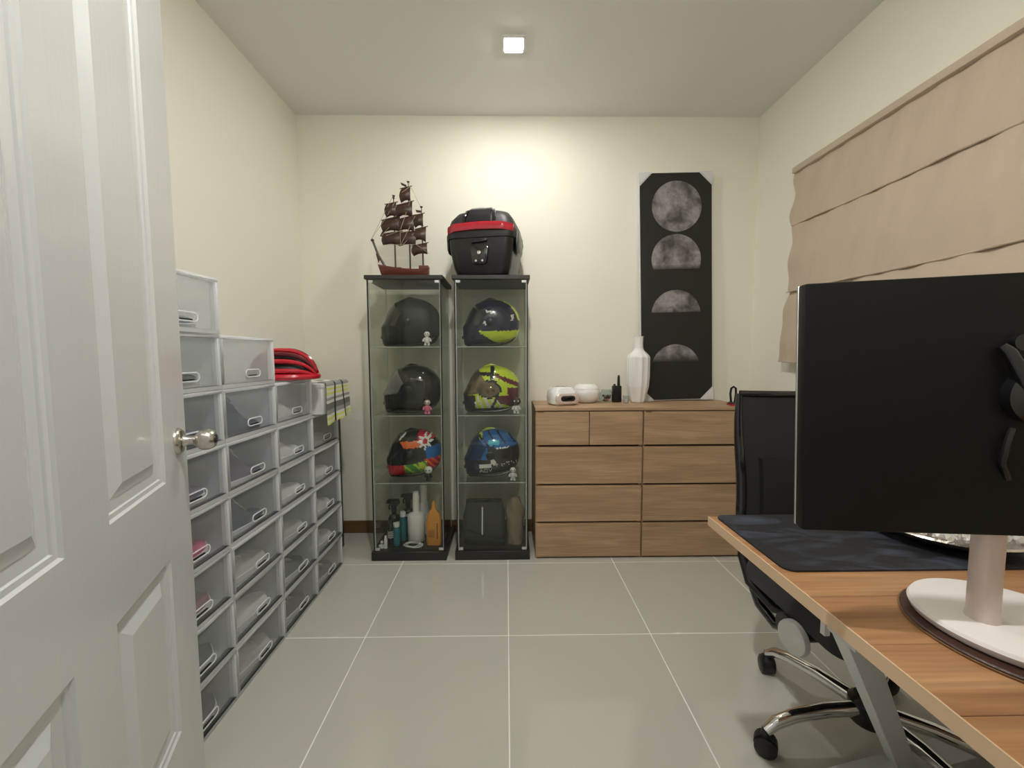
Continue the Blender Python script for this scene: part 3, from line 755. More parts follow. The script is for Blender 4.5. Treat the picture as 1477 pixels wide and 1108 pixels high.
# ------------------------------------------------------------------ small figurines
def figurine(loc, label, head, body, h=.085, headr=.020, extra=None):
    r_ = thing('figurine', label, 'figurine', loc, 0, 'figurines beside the helmets'); k = h / .085
    b = MB(); b.lathe([(.001, .018), (.013, .020), (.016, .034), (.012, .050), (.007, .056), (.001, .058)], 14, (0, 0, 0)); b.build('torso', body, r_)
    for sx in (-1, 1):
        MB().tube([(sx * .007, 0, .026), (sx * .009, -.002, .012), (sx * .010, -.006, .004)], [.007, .007, .0085], 8).build('leg', body, r_)
        MB().tube([(sx * .012, 0, .048), (sx * .020, -.003, .038), (sx * .021, -.006, .028)], [.0045, .0055, .006], 8).build('arm', body, r_)
    MB().ell((0, -.001, .056 + headr * .75), (headr, headr * .95, headr * .92)).build('head', head, r_)
    for sx in (-1, 1):
        MB().ell((sx * headr * .38, -headr * .9, .058 + headr * .75), (headr * .16, headr * .1, headr * .2), 8, 6).build('eye', extra or M['black'], r_)
    r_.scale = (k, k, k); return r_
figurine((-.447, CY + .045, lz(3)), 'small white helmeted figurine in front of the matte black helmet', M['white'], M['greymetal'], .085, .017)
figurine((-.452, CY + .045, lz(2)), 'small pink figurine with pale head beside the glossy black helmet', M['pinkwhite'], M['pink'], .085, .018)
figurine((-.452, CY + .045, lz(1)), 'small round-headed white figurine beside the multicoloured helmet', M['white'], M['blackp'], .078, .025)
figurine((.055, CY + .045, lz(2)), 'small dark brown figurine with disc head beside lime helmet', M['leather'], M['greymetal'], .085, .027, M['greymetal'])
figurine((.035, CY + .045, lz(1)), 'small grey figurine with white head beside the blue helmet', M['white'], M['greymetal'], .080, .018)

# ------------------------------------------------------------------ cabinet bottoms
zb = .0525
def bottle(loc, label, prof, m_, cap_prof, capm, name='bottle', cat='bottle', n=20, sq=None, extra=None):
    r_ = thing(name, label, cat, loc)
    MB().lathe(prof, n).build('bottle_body', m_, r_); MB().lathe(cap_prof, n).build('cap', capm, r_)
    if extra: extra(r_)
    return r_
def bprof(r_, h, neck, nh): return [(.001, 0), (r_ * .95, 0), (r_, .004), (r_, h * .82), (r_ * .85, h * .92), (neck, h), (neck, h + nh), (.001, h + nh)]
def cprof(z, r_, h): return [(.001, z), (r_, z), (r_, z + h * .8), (r_ * .8, z + h), (.001, z + h)]
def stripes(z0, z1, r_, m_, k):
    def f(root):
        for i in range(k):
            zz = z0 + (z1 - z0) * i / k
            MB().lathe([(r_, zz), (r_ + .0008, zz), (r_ + .0008, zz + (z1 - z0) / k * .55), (r_, zz + (z1 - z0) / k * .55)], 20).build('label_band', m_, root)
    return f
def trigger(root, z):
    g = MB(); g.prism([(-.045, z + .055), (-.04, z + .075), (.03, z + .078), (.036, z + .05), (.014, z + .03), (.014, z), (-.014, z), (-.014, z + .03), (-.02, z + .052)], -.014, .014); g.build('trigger_head', M['blackp'], root, bevel=.003)
    MB().tube([(-.018, 0, z + .05), (-.030, 0, z + .035), (-.028, 0, z + .012)], .005, 6).build('trigger', M['blackp'], root)
bottle((-.700, CY + .205, zb), 'black trigger spray bottle with white print, left cabinet bottom', bprof(.036, .145, .013, .01), M['blackp'], cprof(.15, .015, .012), M['blackp'], 'spray_bottle', extra=lambda r_: (trigger(r_, .16), stripes(.07, .11, .036, M['white'], 3)(r_)))
bottle((-.625, CY + .255, zb), 'second black trigger spray bottle behind the teal bottles', bprof(.036, .165, .013, .01), M['blackp'], cprof(.17, .015, .012), M['blackp'], 'spray_bottle', extra=lambda r_: (trigger(r_, .18), stripes(.12, .15, .036, M['white'], 1)(r_)))
bottle((-.694, CY + .112, zb), 'slim black bottle with pale print left of the teal bottles', bprof(.020, .125, .011, .004), M['blackp'], cprof(.125, .013, .02), M['blackp'], extra=stripes(.04, .085, .020, M['greymetal'], 4))
bottle((-.655, CY + .088, zb), 'teal bottle with grey cap, front one in the left cabinet', bprof(.019, .115, .014, .004), M['teal'], cprof(.114, .018, .022), M['greymetal'])
bottle((-.632, CY + .152, zb), 'taller teal bottle behind the front teal one', bprof(.019, .150, .014, .004), M['teal'], cprof(.15, .017, .03), M['greymetal'])
bottle((-.710, CY + .052, zb), 'small white tube standing in the left cabinet', [(.001, 0), (.010, 0), (.010, .05), (.006, .066), (.001, .066)], M['whitep'], cprof(.062, .006, .012), M['whitep'], 'tube', 'tube')
bottle((-.553, CY + .158, zb), 'large white bottle with tall white cap, left cabinet bottom', [(.001, 0), (.050, 0), (.053, .004), (.053, .150), (.048, .162), (.030, .170), (.022, .176), (.001, .178)], M['whitep'], cprof(.176, .0205, .122), M['whiteg'])
bottle((-.526, CY + .258, zb), 'tall white dispenser bottle behind the large white bottle', [(.001, 0), (.032, 0), (.034, .12), (.028, .19), (.020, .205), (.001, .205)], M['whitep'], [(.001, .2), (.022, .2), (.024, .30), (.020, .315), (.001, .315)], M['whitep'])
ob = thing('pouch_bottle', 'amber orange sloped-shoulder bottle with brown print, left cabinet bottom', 'bottle', (-.436, CY + .100, zb))
g = MB(); rg = []
for hx, hy, z in ((.042, .022, 0), (.044, .024, .01), (.044, .024, .150), (.036, .020, .185), (.022, .015, .205), (.014, .012, .212), (.013, .011, .222)): rg.append([(x, y, z) for x, y in rrect(hx, hy, hy * .7, 4)])
g.loft(rg).build('bottle_body', M['orangeb'], ob)
MB().lathe([(.001, .220), (.014, .220), (.013, .24), (.006, .262), (.001, .262)], 16).build('cap', M['orangeb'], ob)
lb = MB()
for i in range(9): lb.box(-.030 + i * .0042, -.0280 + i * .0042, -.0255, -.0235, .05, .095)
lb.box(.020, .028, -.0255, -.0235, .04, .135); lb.build('printed_code', M['barcode'], ob)
co = MB(); pts = []
for k in range(70):
    a = k / 70 * 2 * pi * 3.2; r_ = .048 + .008 * sin(k * .37); pts.append((r_ * cos(a), r_ * .62 * sin(a), .006 + .010 * k / 70 + .003 * sin(k * .9)))
co.tube(pts, .0032, 6); co.tf(Matrix.Translation((-.552, CY + .062, zb + .002))); tag(co.build('coiled_cable', M['greymetal']), 'loosely coiled grey cable in front of the white bottle', 'cable')
pb = thing('pebble_holder', 'little white knob-topped holder at front left of the left cabinet', 'holder', (-.736, CY + .062, zb))
MB().lathe([(.001, 0), (.020, 0), (.018, .012), (.008, .018), (.001, .018)], 16).build('base', M['greymetal'], pb); MB().ell((0, 0, .030), (.008, .008, .010)).build('knob', M['whitep'], pb)
# bags in the right cabinet
bg = thing('helmet_bag', 'charcoal zipped bag standing in the right cabinet bottom', 'bag', (-.138, CY + .15, zb))
g = MB(); rg = []
for k in range(13):
    z = .245 * k / 12; u = k / 12; hx = .128 - .02 * u ** 3 - .006 * (1 - u) ** 3; hy = .085 * (1 - .55 * u ** 2)
    rg.append([(x + .004 * sin(z * 40 + y * 60), y, z) for x, y in rrect(hx, hy, hy * .6, 5)])
g.loft(rg).build('bag_body', M['greycloth'], bg, angle=60)
MB().box(-.012, -.004, -.094, -.060, .02, .215).tf(Matrix.Rotation(radians(-8), 4, 'X')).build('zip', M['alu'], bg)
MB().tube([(-.06, -.02, .235), (-.03, -.03, .262), (.03, -.03, .262), (.06, -.02, .235)], .007, 8).build('carry_handle', M['blackp'], bg)
MB().prism([(-.12, .02), (.125, .005), (.125, .045), (.02, .06), (-.10, .10)], -.094, -.082).build('lower_flap', M['blackp'], bg, bevel=.004)
kg = thing('cloth_sack', 'crumpled khaki cloth sack in right cabinet bottom, beside charcoal bag', 'sack', (.048, CY + .13, zb))
g = MB(); rg = []
for k in range(15):
    u = k / 14; z = .275 * u; hx = .050 * (1 - .10 * sin(u * 7)) * (1 - .45 * max(0, u - .75) / .25); hy = .055 * (1 - .5 * u)
    rg.append([((hx + .005 * sin(5 * a + k * .9)) * cos(a), (hy + .005 * sin(4 * a + k * 1.3)) * sin(a), z) for a in [2 * pi * i / 24 for i in range(24)]])
g.loft(rg).build('sack_body', M['khaki'], kg, angle=70)
MB().tube([(.043 * cos(a), .030 * sin(a), .205 + .006 * sin(a * 3)) for a in [2 * pi * i / 24 for i in range(24)]], .006, 7, 0, True).build('drawstring_fold', M['khaki'], kg)

# ------------------------------------------------------------------ model ship
SHP = thing('model_ship', 'dark brown wooden three-masted model sailing ship on left cabinet', 'model ship', (-.575, 2.44, CH_))
def S(cx, cy, y=0.0):
    px, py = cx / 7.917 + 520, cy / 7.917 + 260
    return ((px - 588) / 243.0, y, .048 + (392 - py) / 243.0)
hull = MB(); rg = []
for k in range(13):
    u = k / 12; x = -.150 + .275 * u; sheer = .052 + .018 * (1 - u) ** 2 * 2 + .014 * u ** 3; hw = .030 * sin(pi * min(1, .12 + u * .72)) ** .6
    rg.append([(x + (.018 * (1 - u) ** 3) * -1, -hw, sheer), (x, -hw * .95, .030), (x + .02 * (1 - u), -hw * .45, .008), (x + .02 * (1 - u), hw * .45, .008), (x, hw * .95, .030), (x + (.018 * (1 - u) ** 3) * -1, hw, sheer)])
hull.loft(rg).build('hull', M['shiph'], SHP)
q = MB(); q.box(-.10, -.03, -.022, .022, .055, .070); q.box(.07, .125, -.024, .024, .060, .080); q.build('deck_house', M['shiph'], SHP, bevel=.002, seg=1)
cr_ = MB(); cr_.box(-.08, -.065, -.022, .022, 0, .016); cr_.box(.065, .08, -.022, .022, 0, .016); cr_.box(-.10, .10, -.006, .006, 0, .006); cr_.build('stand', M['shipw'], SHP)
MB().tube([S(300, 1010), S(215, 860), S(155, 700)], [.008, .0065, .006], 8).build('bowsprit', M['shipw'], SHP)
MB().lathe([(.001, -.006), (.009, -.006), (.009, .006), (.001, .006)], 12, S(155, 700), 0, 'y').build('figurehead', M['shipw'], SHP)
MB().prism([S(190, 850)[::2], S(215, 950)[::2], S(235, 900)[::2], S(210, 830)[::2]], -.003, .003).build('anchor', M['shipw'], SHP)
for bx, top in ((405, 220), (570, 70), (715, 340)):
    b0 = S(bx, 1010); tp_ = S(bx - 5 if bx != 715 else 705, top)
    MB().tube([b0, ((b0[0] + tp_[0]) / 2, 0, (b0[2] + tp_[2]) / 2), tp_], [.0050, .0042, .0022], 8).build('mast', M['shipw'], SHP)
    c0 = S(bx - 5 if bx != 715 else 705, top)
    MB().lathe([(.001, -.004), (.004, -.004), (.0085, .001), (.0085, .004), (.001, .004)], 12, c0).build('crow_nest', M['shipw'], SHP)
sails = [((325, 320), (425, 300), (420, 440), (325, 450), -1), ((285, 490), (460, 450), (455, 600), (290, 610), -1), ((295, 640), (470, 615), (460, 760), (285, 750), -1),
         ((495, 150), (585, 130), (585, 270), (490, 290), -1), ((445, 330), (600, 290), (600, 440), (440, 440), -1), ((470, 480), (620, 440), (615, 600), (470, 590), -1), ((480, 630), (640, 610), (630, 755), (470, 760), -1),
         ((630, 440), (720, 420), (720, 545), (640, 560), -1), ((640, 590), (750, 565), (745, 715), (635, 700), -1), ((610, 770), (755, 740), (760, 850), (620, 870), -1)]
for a, b, c_, d_, sg in sails:
    A, B, Cc, Dd = [Vector(S(*p)) for p in (a, b, c_, d_)]
    ce_ = (A + B + Cc + Dd) / 4; A, B, Cc, Dd = [ce_ + (p - ce_) * 1.10 for p in (A, B, Cc, Dd)]
    def sf(u, v):
        p = (A * (1 - u) + B * u) * (1 - v) + (Dd * (1 - u) + Cc * u) * v
        bl_ = .016 * sin(pi * v) * (.5 + .5 * sin(pi * u)); notch = .010 * sin(pi * u) * (v > .9)
        return p + Vector((-.010 * sin(pi * v) * (1 - u), -.004 - bl_, notch)), (0, -1, 0)
    MB().sheet(sf, 8, 8, .0022).build('sail', M['shipw'], SHP, angle=60)
    ex = (B - A).normalized() * .010
    MB().tube([A - ex + Vector((0, -.003, .003)), B + ex + Vector((0, -.003, .003))], .0024, 6).build('yard', M['shipw'], SHP)
for (x0, y0), (x1, y1) in (((480, 80), (545, 110)), ((640, 375), (700, 385)), ((385, 240), (410, 235))):
    MB().prism([S(x0, y0 - 8)[::2], S(x1, y1 - 10)[::2], S(x1, y1 + 14)[::2], S(x0 + 10, y0 + 20)[::2]], -.0012, .0012).build('pennant', M['shipw'], SHP)
for a, b in (((155, 700), (325, 450)), ((270, 660), (430, 480)), ((470, 780), (640, 440)), ((480, 590), (585, 290)), ((500, 760), (630, 620)), ((320, 660), (480, 600)), ((340, 440), (420, 290)), ((500, 200), (590, 125)), ((290, 760), (640, 750)), ((640, 750), (790, 850)), ((475, 600), (470, 760)), ((155, 700), (400, 225)), ((700, 340), (575, 80))):
    p, q_ = Vector(S(*a, -.022)), Vector(S(*b, -.012)); MB().tube([p, q_], .0013, 5).build('rigging_line', M['rope'], SHP)
sd = MB().prism([S(240, 655)[::2], S(275, 665)[::2], S(290, 600)[::2], S(270, 600)[::2]], -.004, .004); sd.build('jib', M['shipw'], SHP)

# ------------------------------------------------------------------ motorcycle top case
tc_ = thing('top_case', 'black motorcycle top case with red reflector band on the right cabinet', 'top case', (-.112, 2.470, CH_), radians(-11))
tub = MB()
tub.loft([[(x, y, z) for x, y in rrect(hx, hy, .05, 6)] for hx, hy, z in ((.125, .12, 0), (.148, .145, .012), (.165, .158, .05), (.182, .172, .15), (.186, .176, .225))]).build('lower_tub', M['blackp'], tc_)
lid = MB()
lid.loft([[(x, y, z) for x, y in rrect(hx, hy, r_, 6)] for hx, hy, r_, z in ((.194, .184, .06, .205), (.197, .187, .06, .228), (.192, .182, .06, .262), (.178, .168, .06, .312), (.150, .140, .06, .352), (.105, .10, .05, .372), (.06, .06, .04, .376))]).build('lid', M['blackm'], tc_)
rb = MB()
def rfn(u, v):
    a = (u - .5) * 2; x = .176 * a; y = -.1905 + .062 * max(0, abs(a) - .72) ** 1.3 * 3.2; z = .232 + .040 * v + .012 * (1 - a * a) - .006 * abs(a) * (1 - v) * 0
    return (x * 1.06, y - .003 * sin(pi * v), z), (0, -1, 0)
rb.sheet(rfn, 30, 6, .014).build('reflector_band', M['redlens'], tc_)
for sx in (-1, 1):
    wg = MB(); wg.prism([(sx * .196, .135), (sx * .204, .16), (sx * .207, .235), (sx * .196, .262), (sx * .186, .235)], -.12, .05); wg.build('side_guard', M['blackp'], tc_, bevel=.004)
ce = MB()
def cfn(u, v):
    x = (u - .5) * .13; zz = [.280, .316, .354, .374, .380][min(4, int(v * 4))] ; k = v * 4 - int(v * 4) if v < 1 else 0
    zs = [.280, .316, .354, .374, .380, .380]; ys = [-.184, -.172, -.146, -.108, -.03, -.03]; i_ = min(4, int(v * 4)); 
    return (x * (1 - .15 * v), ys[i_] + (ys[i_ + 1] - ys[i_]) * k - .004, zs[i_] + (zs[i_ + 1] - zs[i_]) * k + .004), (0, -.7, .7)
ce.sheet(cfn, 4, 12, .012).build('lid_centre_panel', M['blackp'], tc_, angle=50)
for sx in (-1, 1):
    MB().tube([(sx * .085, -.186, .278), (sx * .083, -.174, .316), (sx * .076, -.147, .352), (sx * .066, -.10, .376)], [.007, .010, .010, .006], 8).build('lid_rib', M['blackg'], tc_)
MB().box(-.026, .026, -.128, -.112, .374, .382).build('emblem_plate', M['alu'], tc_, bevel=.002)
lk = MB(); lk.prism([(-.052, .165), (.052, .165), (.040, .07), (.028, .06), (-.028, .06), (-.040, .07)], -.186, -.155); lk.build('latch_plate', M['blackg'], tc_, bevel=.004)
MB().prism([(-.044, .172), (.044, .180), (.044, .195), (-.044, .187)], -.194, -.168).build('latch_handle', M['blackp'], tc_, bevel=.004)
MB().lathe([(.001, -.184), (.011, -.184), (.010, -.190), (.001, -.191)], 16, (0, 0, .122), 0, 'y').build('key_lock', M['chrome'], tc_)
for sx in (-1, 1): MB().lathe([(.001, -.184), (.006, -.184), (.006, -.188), (.001, -.188)], 10, (sx * .018, 0, .078), 0, 'y').build('latch_screw', M['alu'], tc_)

# ------------------------------------------------------------------ chests of drawers
ROWZ = [(.012, .209), (.221, .430), (.442, .654), (.667, .858)]
def chest(x0, x1, split, label):
    r_ = thing('chest_of_drawers', label, 'chest of drawers', (x0, 2.292, 0), 0, 'oak chests of drawers')
    W_ = x1 - x0; D_ = .368
    c = MB(); c.box(0, .016, .018, D_, 0, .862); c.box(W_ - .016, W_, .018, D_, 0, .862); c.box(.016, W_ - .016, D_ - .008, D_, 0, .862); c.box(.016, W_ - .016, .03, D_ - .008, 0, .012)
    c.build('carcass', M['chest'], r_)
    MB().box(.016, W_ - .016, .030, .034, .012, .862).build('drawer_gap', M['chestd'], r_)
    MB().box(-.002, W_ + .002, 0, D_, .862, .880).build('top_panel', M['chest'], r_, bevel=.0015, seg=1)
    for k, (z0, z1) in enumerate(ROWZ):
        parts = [(.003, W_ - .003)] if not (split and k == 3) else [(.003, W_ / 2 - .0025), (W_ / 2 + .0025, W_ - .003)]
        for a, b in parts:
            d_ = MB(); d_.prism([(0, z0), (.018, z0), (.018, z1), (.010, z1), (0, z1 - .007)], a, b)
            d_.v = [(v[1], v[0], v[2]) for v in d_.v]
            d_.build('drawer', M['chest'], r_)
    MB().box(.012, .045, -.0006, .0004, .852, .856).build('maker_tab', M['chestd'], r_)
    return r_
chest(.164, .773, True, 'oak chest of drawers beside glass cabinet, top row split in two')
chest(.777, 1.386, False, 'oak chest of four wide drawers under the moon canvas')
ZC = .8805
dv = thing('clock_radio', 'white rounded device with black oval display on left chest', 'clock', (.331, 2.452, ZC), radians(14))
g = MB(); g.loft([[(x, y, z) for x, y in rrect(hx, hy, .045, 6)] for hx, hy, z in ((.070, .058, 0), (.080, .066, .010), (.084, .070, .045), (.080, .066, .080), (.064, .052, .102), (.04, .03, .108))]).build('casing', M['whiteg'], dv)
fc = MB(); fc.loft([[(x, y, z) for x, z in rrect(hx, hz, .026, 6)] for hx, hz, y in ((.070, .030, -.060), (.072, .032, -.078), (.066, .026, -.084))]); fc.tf(Matrix.Translation((.008, 0, .040)))
fb = fc.build('front_bezel', M['pinkwhite'], dv)
dp = MB(); dp.loft([[(x + .008, y, z + .042) for x, z in rrect(hx, hz, .015, 6)] for hx, hz, y in ((.044, .016, -.082), (.044, .016, -.0860), (.040, .013, -.087))]); dp.build('display', M['blackg'], fb)
bw = thing('lidded_bowl', 'white rounded lidded bowl behind the white clock', 'bowl', (.498, 2.555, ZC))
MB().lathe([(.001, 0), (.05, 0), (.062, .006), (.082, .035), (.086, .060), (.083, .080), (.080, .084), (.001, .084)], 32).build('bowl_body', M['whiteg'], bw)
MB().lathe([(.081, .085), (.080, .092), (.066, .108), (.045, .115), (.025, .116), (.024, .110), (.001, .109)], 32).build('lid', M['whiteg'], bw)
jr = thing('glass_jar', 'small round glass jar of coloured sweets beside walkie-talkie', 'jar', (.628, 2.565, ZC))
MB().lathe([(.001, 0), (.030, 0), (.044, .015), (.047, .035), (.040, .058), (.030, .070), (.032, .078), (.0305, .078), (.0285, .070), (.038, .056), (.045, .035), (.042, .016), (.029, .002), (.001, .002)], 24).build('jar_glass', M['winglass'], jr)
rj = random.Random(5)
for k in range(16):
    a, rr = rj.uniform(0, 6.28), rj.uniform(0, .026); MB().ell((rr * cos(a), rr * sin(a), .012 + (k // 6) * .014), (.010, .009, .008), 8, 6).build('sweet', M[rj.choice(['orange', 'leather', 'khaki', 'red', 'whitep', 'leather2', 'blackp'])], jr)
wt = thing('walkie_talkie', 'black walkie-talkie standing upright beside the white vase', 'radio', (.690, 2.550, ZC), radians(6))
MB().box(-.027, .027, -.018, .018, 0, .104).build('casing', M['blackp'], wt, bevel=.005)
MB().tube([(.012, 0, .100), (.012, 0, .118), (.012, 0, .160), (.012, 0, .170)], [.009, .009, .0075, .004], 10).build('antenna', M['blackp'], wt)
MB().lathe([(.001, .103), (.007, .103), (.007, .114), (.001, .114)], 12, (-.014, 0, 0)).build('volume_knob', M['blackm'], wt)
sp_ = MB()
for k in range(5): sp_.box(-.016, .016, -.0192, -.0178, .04 + k * .007, .043 + k * .007)
sp_.build('speaker_grille', M['darkmetal'], wt)
gb = thing('small_glass', 'tiny clear glass beside the foot of the white vase', 'glass', (.735, 2.50, ZC))
MB().lathe([(.001, 0), (.014, 0), (.020, .045), (.019, .045), (.013, .003), (.001, .003)], 16).build('glass_wall', M['winglass'], gb); MB().lathe([(.001, .004), (.0125, .004), (.015, .022), (.001, .022)], 12).build('contents', M['carton'], gb)
vs = MB(); prof = [(.036, 0), (.040, .004), (.062, .10), (.066, .16), (.066, .28), (.060, .292), (.034, .322), (.028, .335), (.026, .36), (.027, .405), (.029, .410)]
rg = []
for r_, z in prof:
    k_ = 1.0 if z < .30 else .3
    rg.append([((r_ * (1 + .055 * k_ * (1 if i % 2 else -1))) * cos(2 * pi * i / 20), (r_ * (1 + .055 * k_ * (1 if i % 2 else -1))) * sin(2 * pi * i / 20), z) for i in range(20)])
rg += [[(p[0] * .86, p[1] * .86, .408) for p in rg[-1]], [(p[0] * .8, p[1] * .8, .33) for p in rg[-1]]]
vs.loft(rg); vs.tf(Matrix.Translation((.822, 2.545, ZC)))
tag(vs.build('vase', M['whiteg'], flat=True), 'tall white faceted ceramic vase in front of the moon canvas', 'vase')
# moon canvas
mc = thing('canvas_print', 'tall black canvas print of four moon phases leaning on wall', 'canvas', (1.098, 2.612, ZC + .0055), 0, rx=radians(-1.1), ry=radians(-1.35))
CWi, CHi = .462, 1.432
MB().box(-CWi / 2, CWi / 2, 0, .030, 0, CHi).build('canvas_frame', M['carton'], mc)
kk = .078
MB().prism([(-CWi / 2 + .004 + kk, .004), (CWi / 2 - .004 - kk, .004), (CWi / 2 - .004, .004 + kk), (CWi / 2 - .004, CHi - .004 - kk), (CWi / 2 - .004 - kk, CHi - .004), (-CWi / 2 + .004 + kk, CHi - .004), (-CWi / 2 + .004, CHi - .004 - kk), (-CWi / 2 + .004, .004 + kk)], -.002, 0).build('printed_canvas', M['canvas'], mc)
for sx, sz in ((-1, 0), (1, 0), (-1, 1), (1, 1)):
    x = sx * CWi / 2; z = sz * CHi; dz = 1 if sz == 0 else -1
    MB().prism([(x + sx * .002, z - dz * .002), (x - sx * kk, z - dz * .002), (x + sx * .002, z + dz * kk)], -.004, -.0005).build('corner_protector', M['carton'], mc)
def moon(cx, cz, r_, f0, f1, seed, x0=0):
    pts = [(r_ * cos(2 * pi * k / 64), r_ * sin(2 * pi * k / 64)) for k in range(64)]
    pts = [(x, z) for x, z in pts if z >= f0 - .001]
    g = MB(); g.prism(pts, -.0012, 0); o = g.build('moon', moon_mat(f0, f1, seed), mc); o.location = (cx, -.002, cz); return o
moon(.005, 1.222, .157, -.2, -.19, 1.2); moon(.0, .893, .157, -.068, -.03, 3.7); moon(-.004, .545, .157, .005, .03, 6.1); moon(-.008, .200, .157, .045, .095, 9.4)
lo = thing('cable_loop', 'black looped cable standing at right end of chest top', 'cable', (1.372, 2.45, ZC))
MB().tube([(-.012, 0, .004), (-.018, 0, .06), (-.014, 0, .092), (0, 0, .102), (.014, 0, .092), (.016, 0, .06), (.010, 0, .004)], .0065, 8).build('loop', M['blackp'], lo); MB().box(-.022, .022, -.016, .016, 0, .010).build('foot', M['blackp'], lo, bevel=.003)
rd = thing('red_case', 'thin red and black flat case on right end of chest', 'case', (1.335, 2.36, ZC))
MB().box(-.035, .035, -.03, .03, 0, .009).build('case_body', M['red'], rd, bevel=.002); MB().box(-.035, .035, -.03, .03, .0092, .014).build('case_lid', M['blackp'], rd, bevel=.002)

# ------------------------------------------------------------------ desk
DKX0, DKX1, DKY0, DKY1, DKZ = .543, 1.575, .335, 1.072, .740
dk = thing('desk', 'wooden desk with grey metal legs at right, facing the chair', 'desk', (DKX0, DKY0, 0))
Wd, Dd_ = DKX1 - DKX0, DKY1 - DKY0
npl = 6
for k in range(npl):
    MB().box(.0025, Wd, Dd_ * k / npl + .0004, Dd_ * (k + 1) / npl - .0004, DKZ - .024, DKZ).build('plank', M['desk'], dk, bevel=.0008, seg=1)
MB().box(0, .0025, 0, Dd_, DKZ - .024, DKZ + .0002).build('edge_band', M['deske'], dk)
def beam(p0, p1, wx, wy):   # rectangular tube between points
    p0, p1 = Vector(p0), Vector(p1); d = (p1 - p0).normalized(); x = Vector((0, 1, 0)).cross(d).normalized(); y = d.cross(x)
    g = MB(); rg = [[p + sx * x * wx / 2 + sy * y * wy / 2 for sx, sy in ((-1, -1), (1, -1), (1, 1), (-1, 1))] for p in (p0, p1)]; g.loft(rg); return g
ox, oy = DKX0, DKY0
beam((.605 - ox, .700 - oy, DKZ - .03), (1.085 - ox, 1.035 - oy, .05), .050, .034).build('leg', M['greymetal'], dk, bevel=.002, seg=1)
beam((1.53 - ox, .75 - oy, DKZ - .03), (1.365 - ox, 1.085 - oy, .05), .05, .034).build('leg', M['greymetal'], dk, bevel=.002, seg=1)
f_ = MB(); f_.box(-.56, .165, -.036, .036, 0, .055); f_.tf(Matrix.Translation((1.225 - ox, 1.066 - oy, 0)) @ Matrix.Rotation(radians(12), 4, 'Z')); f_.build('foot_bar', M['greymetal'], dk, bevel=.002, seg=1)
MB().box(.03, Wd - .03, .30, .36, DKZ - .055, DKZ - .025).build('cross_rail', M['greymetal'], dk)
MB().box(.190, .203, .56,   .573, .525, DKZ - .025).build('support_post', M['whitemetal'], dk)
mt = MB(); pts = rrect(.50, .143, .022, 5); mt.loft([[(x, y, z) for x, y in pts] for z in (0, .004)]); mt.tf(Matrix.Translation((1.060, .928, DKZ)))
tag(mt.build('desk_mat', M['mat']), 'black desk mat with faint blue print on the desk', 'desk mat')
# coaster + monitor
PX, PY = .736, .578
BCX, BCY, BR = .784, .606, .122
cs = thing('leather_pad', 'round dark leather pad under the white monitor foot', 'pad', (.792, .591, DKZ))
MB().lathe([(.001, 0), (.140, 0), (.141, .003), (.001, .003)], 56).build('lower_layer', M['leather2'], cs)
MB().lathe([(.001, .0032), (.136, .0032), (.138, .005), (.136, .007), (.001, .007)], 56).build('upper_layer', M['leather'], cs)
mo = thing('monitor', 'large black monitor on white round foot, standing on desk', 'monitor', (PX, PY, DKZ + .0075), radians(-9.5))
b_ = MB(); b_.lathe([(.001, 0), (BR - .008, 0), (BR - .003, .004), (BR, .012), (BR - .003, .017), (BR - .012, .0185), (.001, .0185)], 64, (BCX - PX, BCY - PY, 0)); b_.build('foot', M['whitemetal'], mo)
MB().lathe([(.001, .018), (.0205, .018), (.0195, .024), (.0185, .03), (.0185, .172), (.001, .172)], 28, (0, .024, 0)).build('pole', M['pinkwhite'], mo)
PNW, PZ0, PZ1 = .307, .158, .543
TP = Matrix.Translation((.028, .017, .352)) @ Matrix.Rotation(radians(-1.7), 4, 'Y') @ Matrix.Translation((0, 0, -.35))
MB().box(-PNW, PNW, -.016, .006, PZ0, PZ1).tf(TP).build('panel', M['screen'], mo, bevel=.003)
MB().box(-PNW + .0005, PNW - .0005, .0062, .011, PZ0 + .0005, PZ1 - .0005).tf(TP).build('bezel', M['alu'], mo, bevel=.001, seg=1)
MB().box(-PNW + .008, PNW - .008, .0112, .0125, PZ0 + .016, PZ1 - .008).tf(TP).build('screen', M['blackg'], mo)
ar = MB(); ar.lathe([(.001, -.016), (.040, -.016), (.040, -.034), (.030, -.042), (.001, -.042)], 28, (.018, .019, .368), 0, 'y'); ar.build('mount_hub', M['blackg'], mo)
MB().tube([(-.030, -.007, .440), (-.024, -.011, .432), (-.008, -.017, .395), (.0, -.019, .375)], [.006, .008, .010, .011], 10).build('mount_arm', M['blackg'], mo)
MB().lathe([(.001, -.016), (.012, -.016), (.012, -.028), (.001, -.028)], 18, (-.004, .019, .445), 0, 'y').build('joint', M['blackg'], mo)
MB().tube([(-.002, .001, .32), (-.014, -.007, .30), (-.016, -.005, .27), (-.002, .001, .245)], .004, 8).build('cable', M['blackp'], mo)
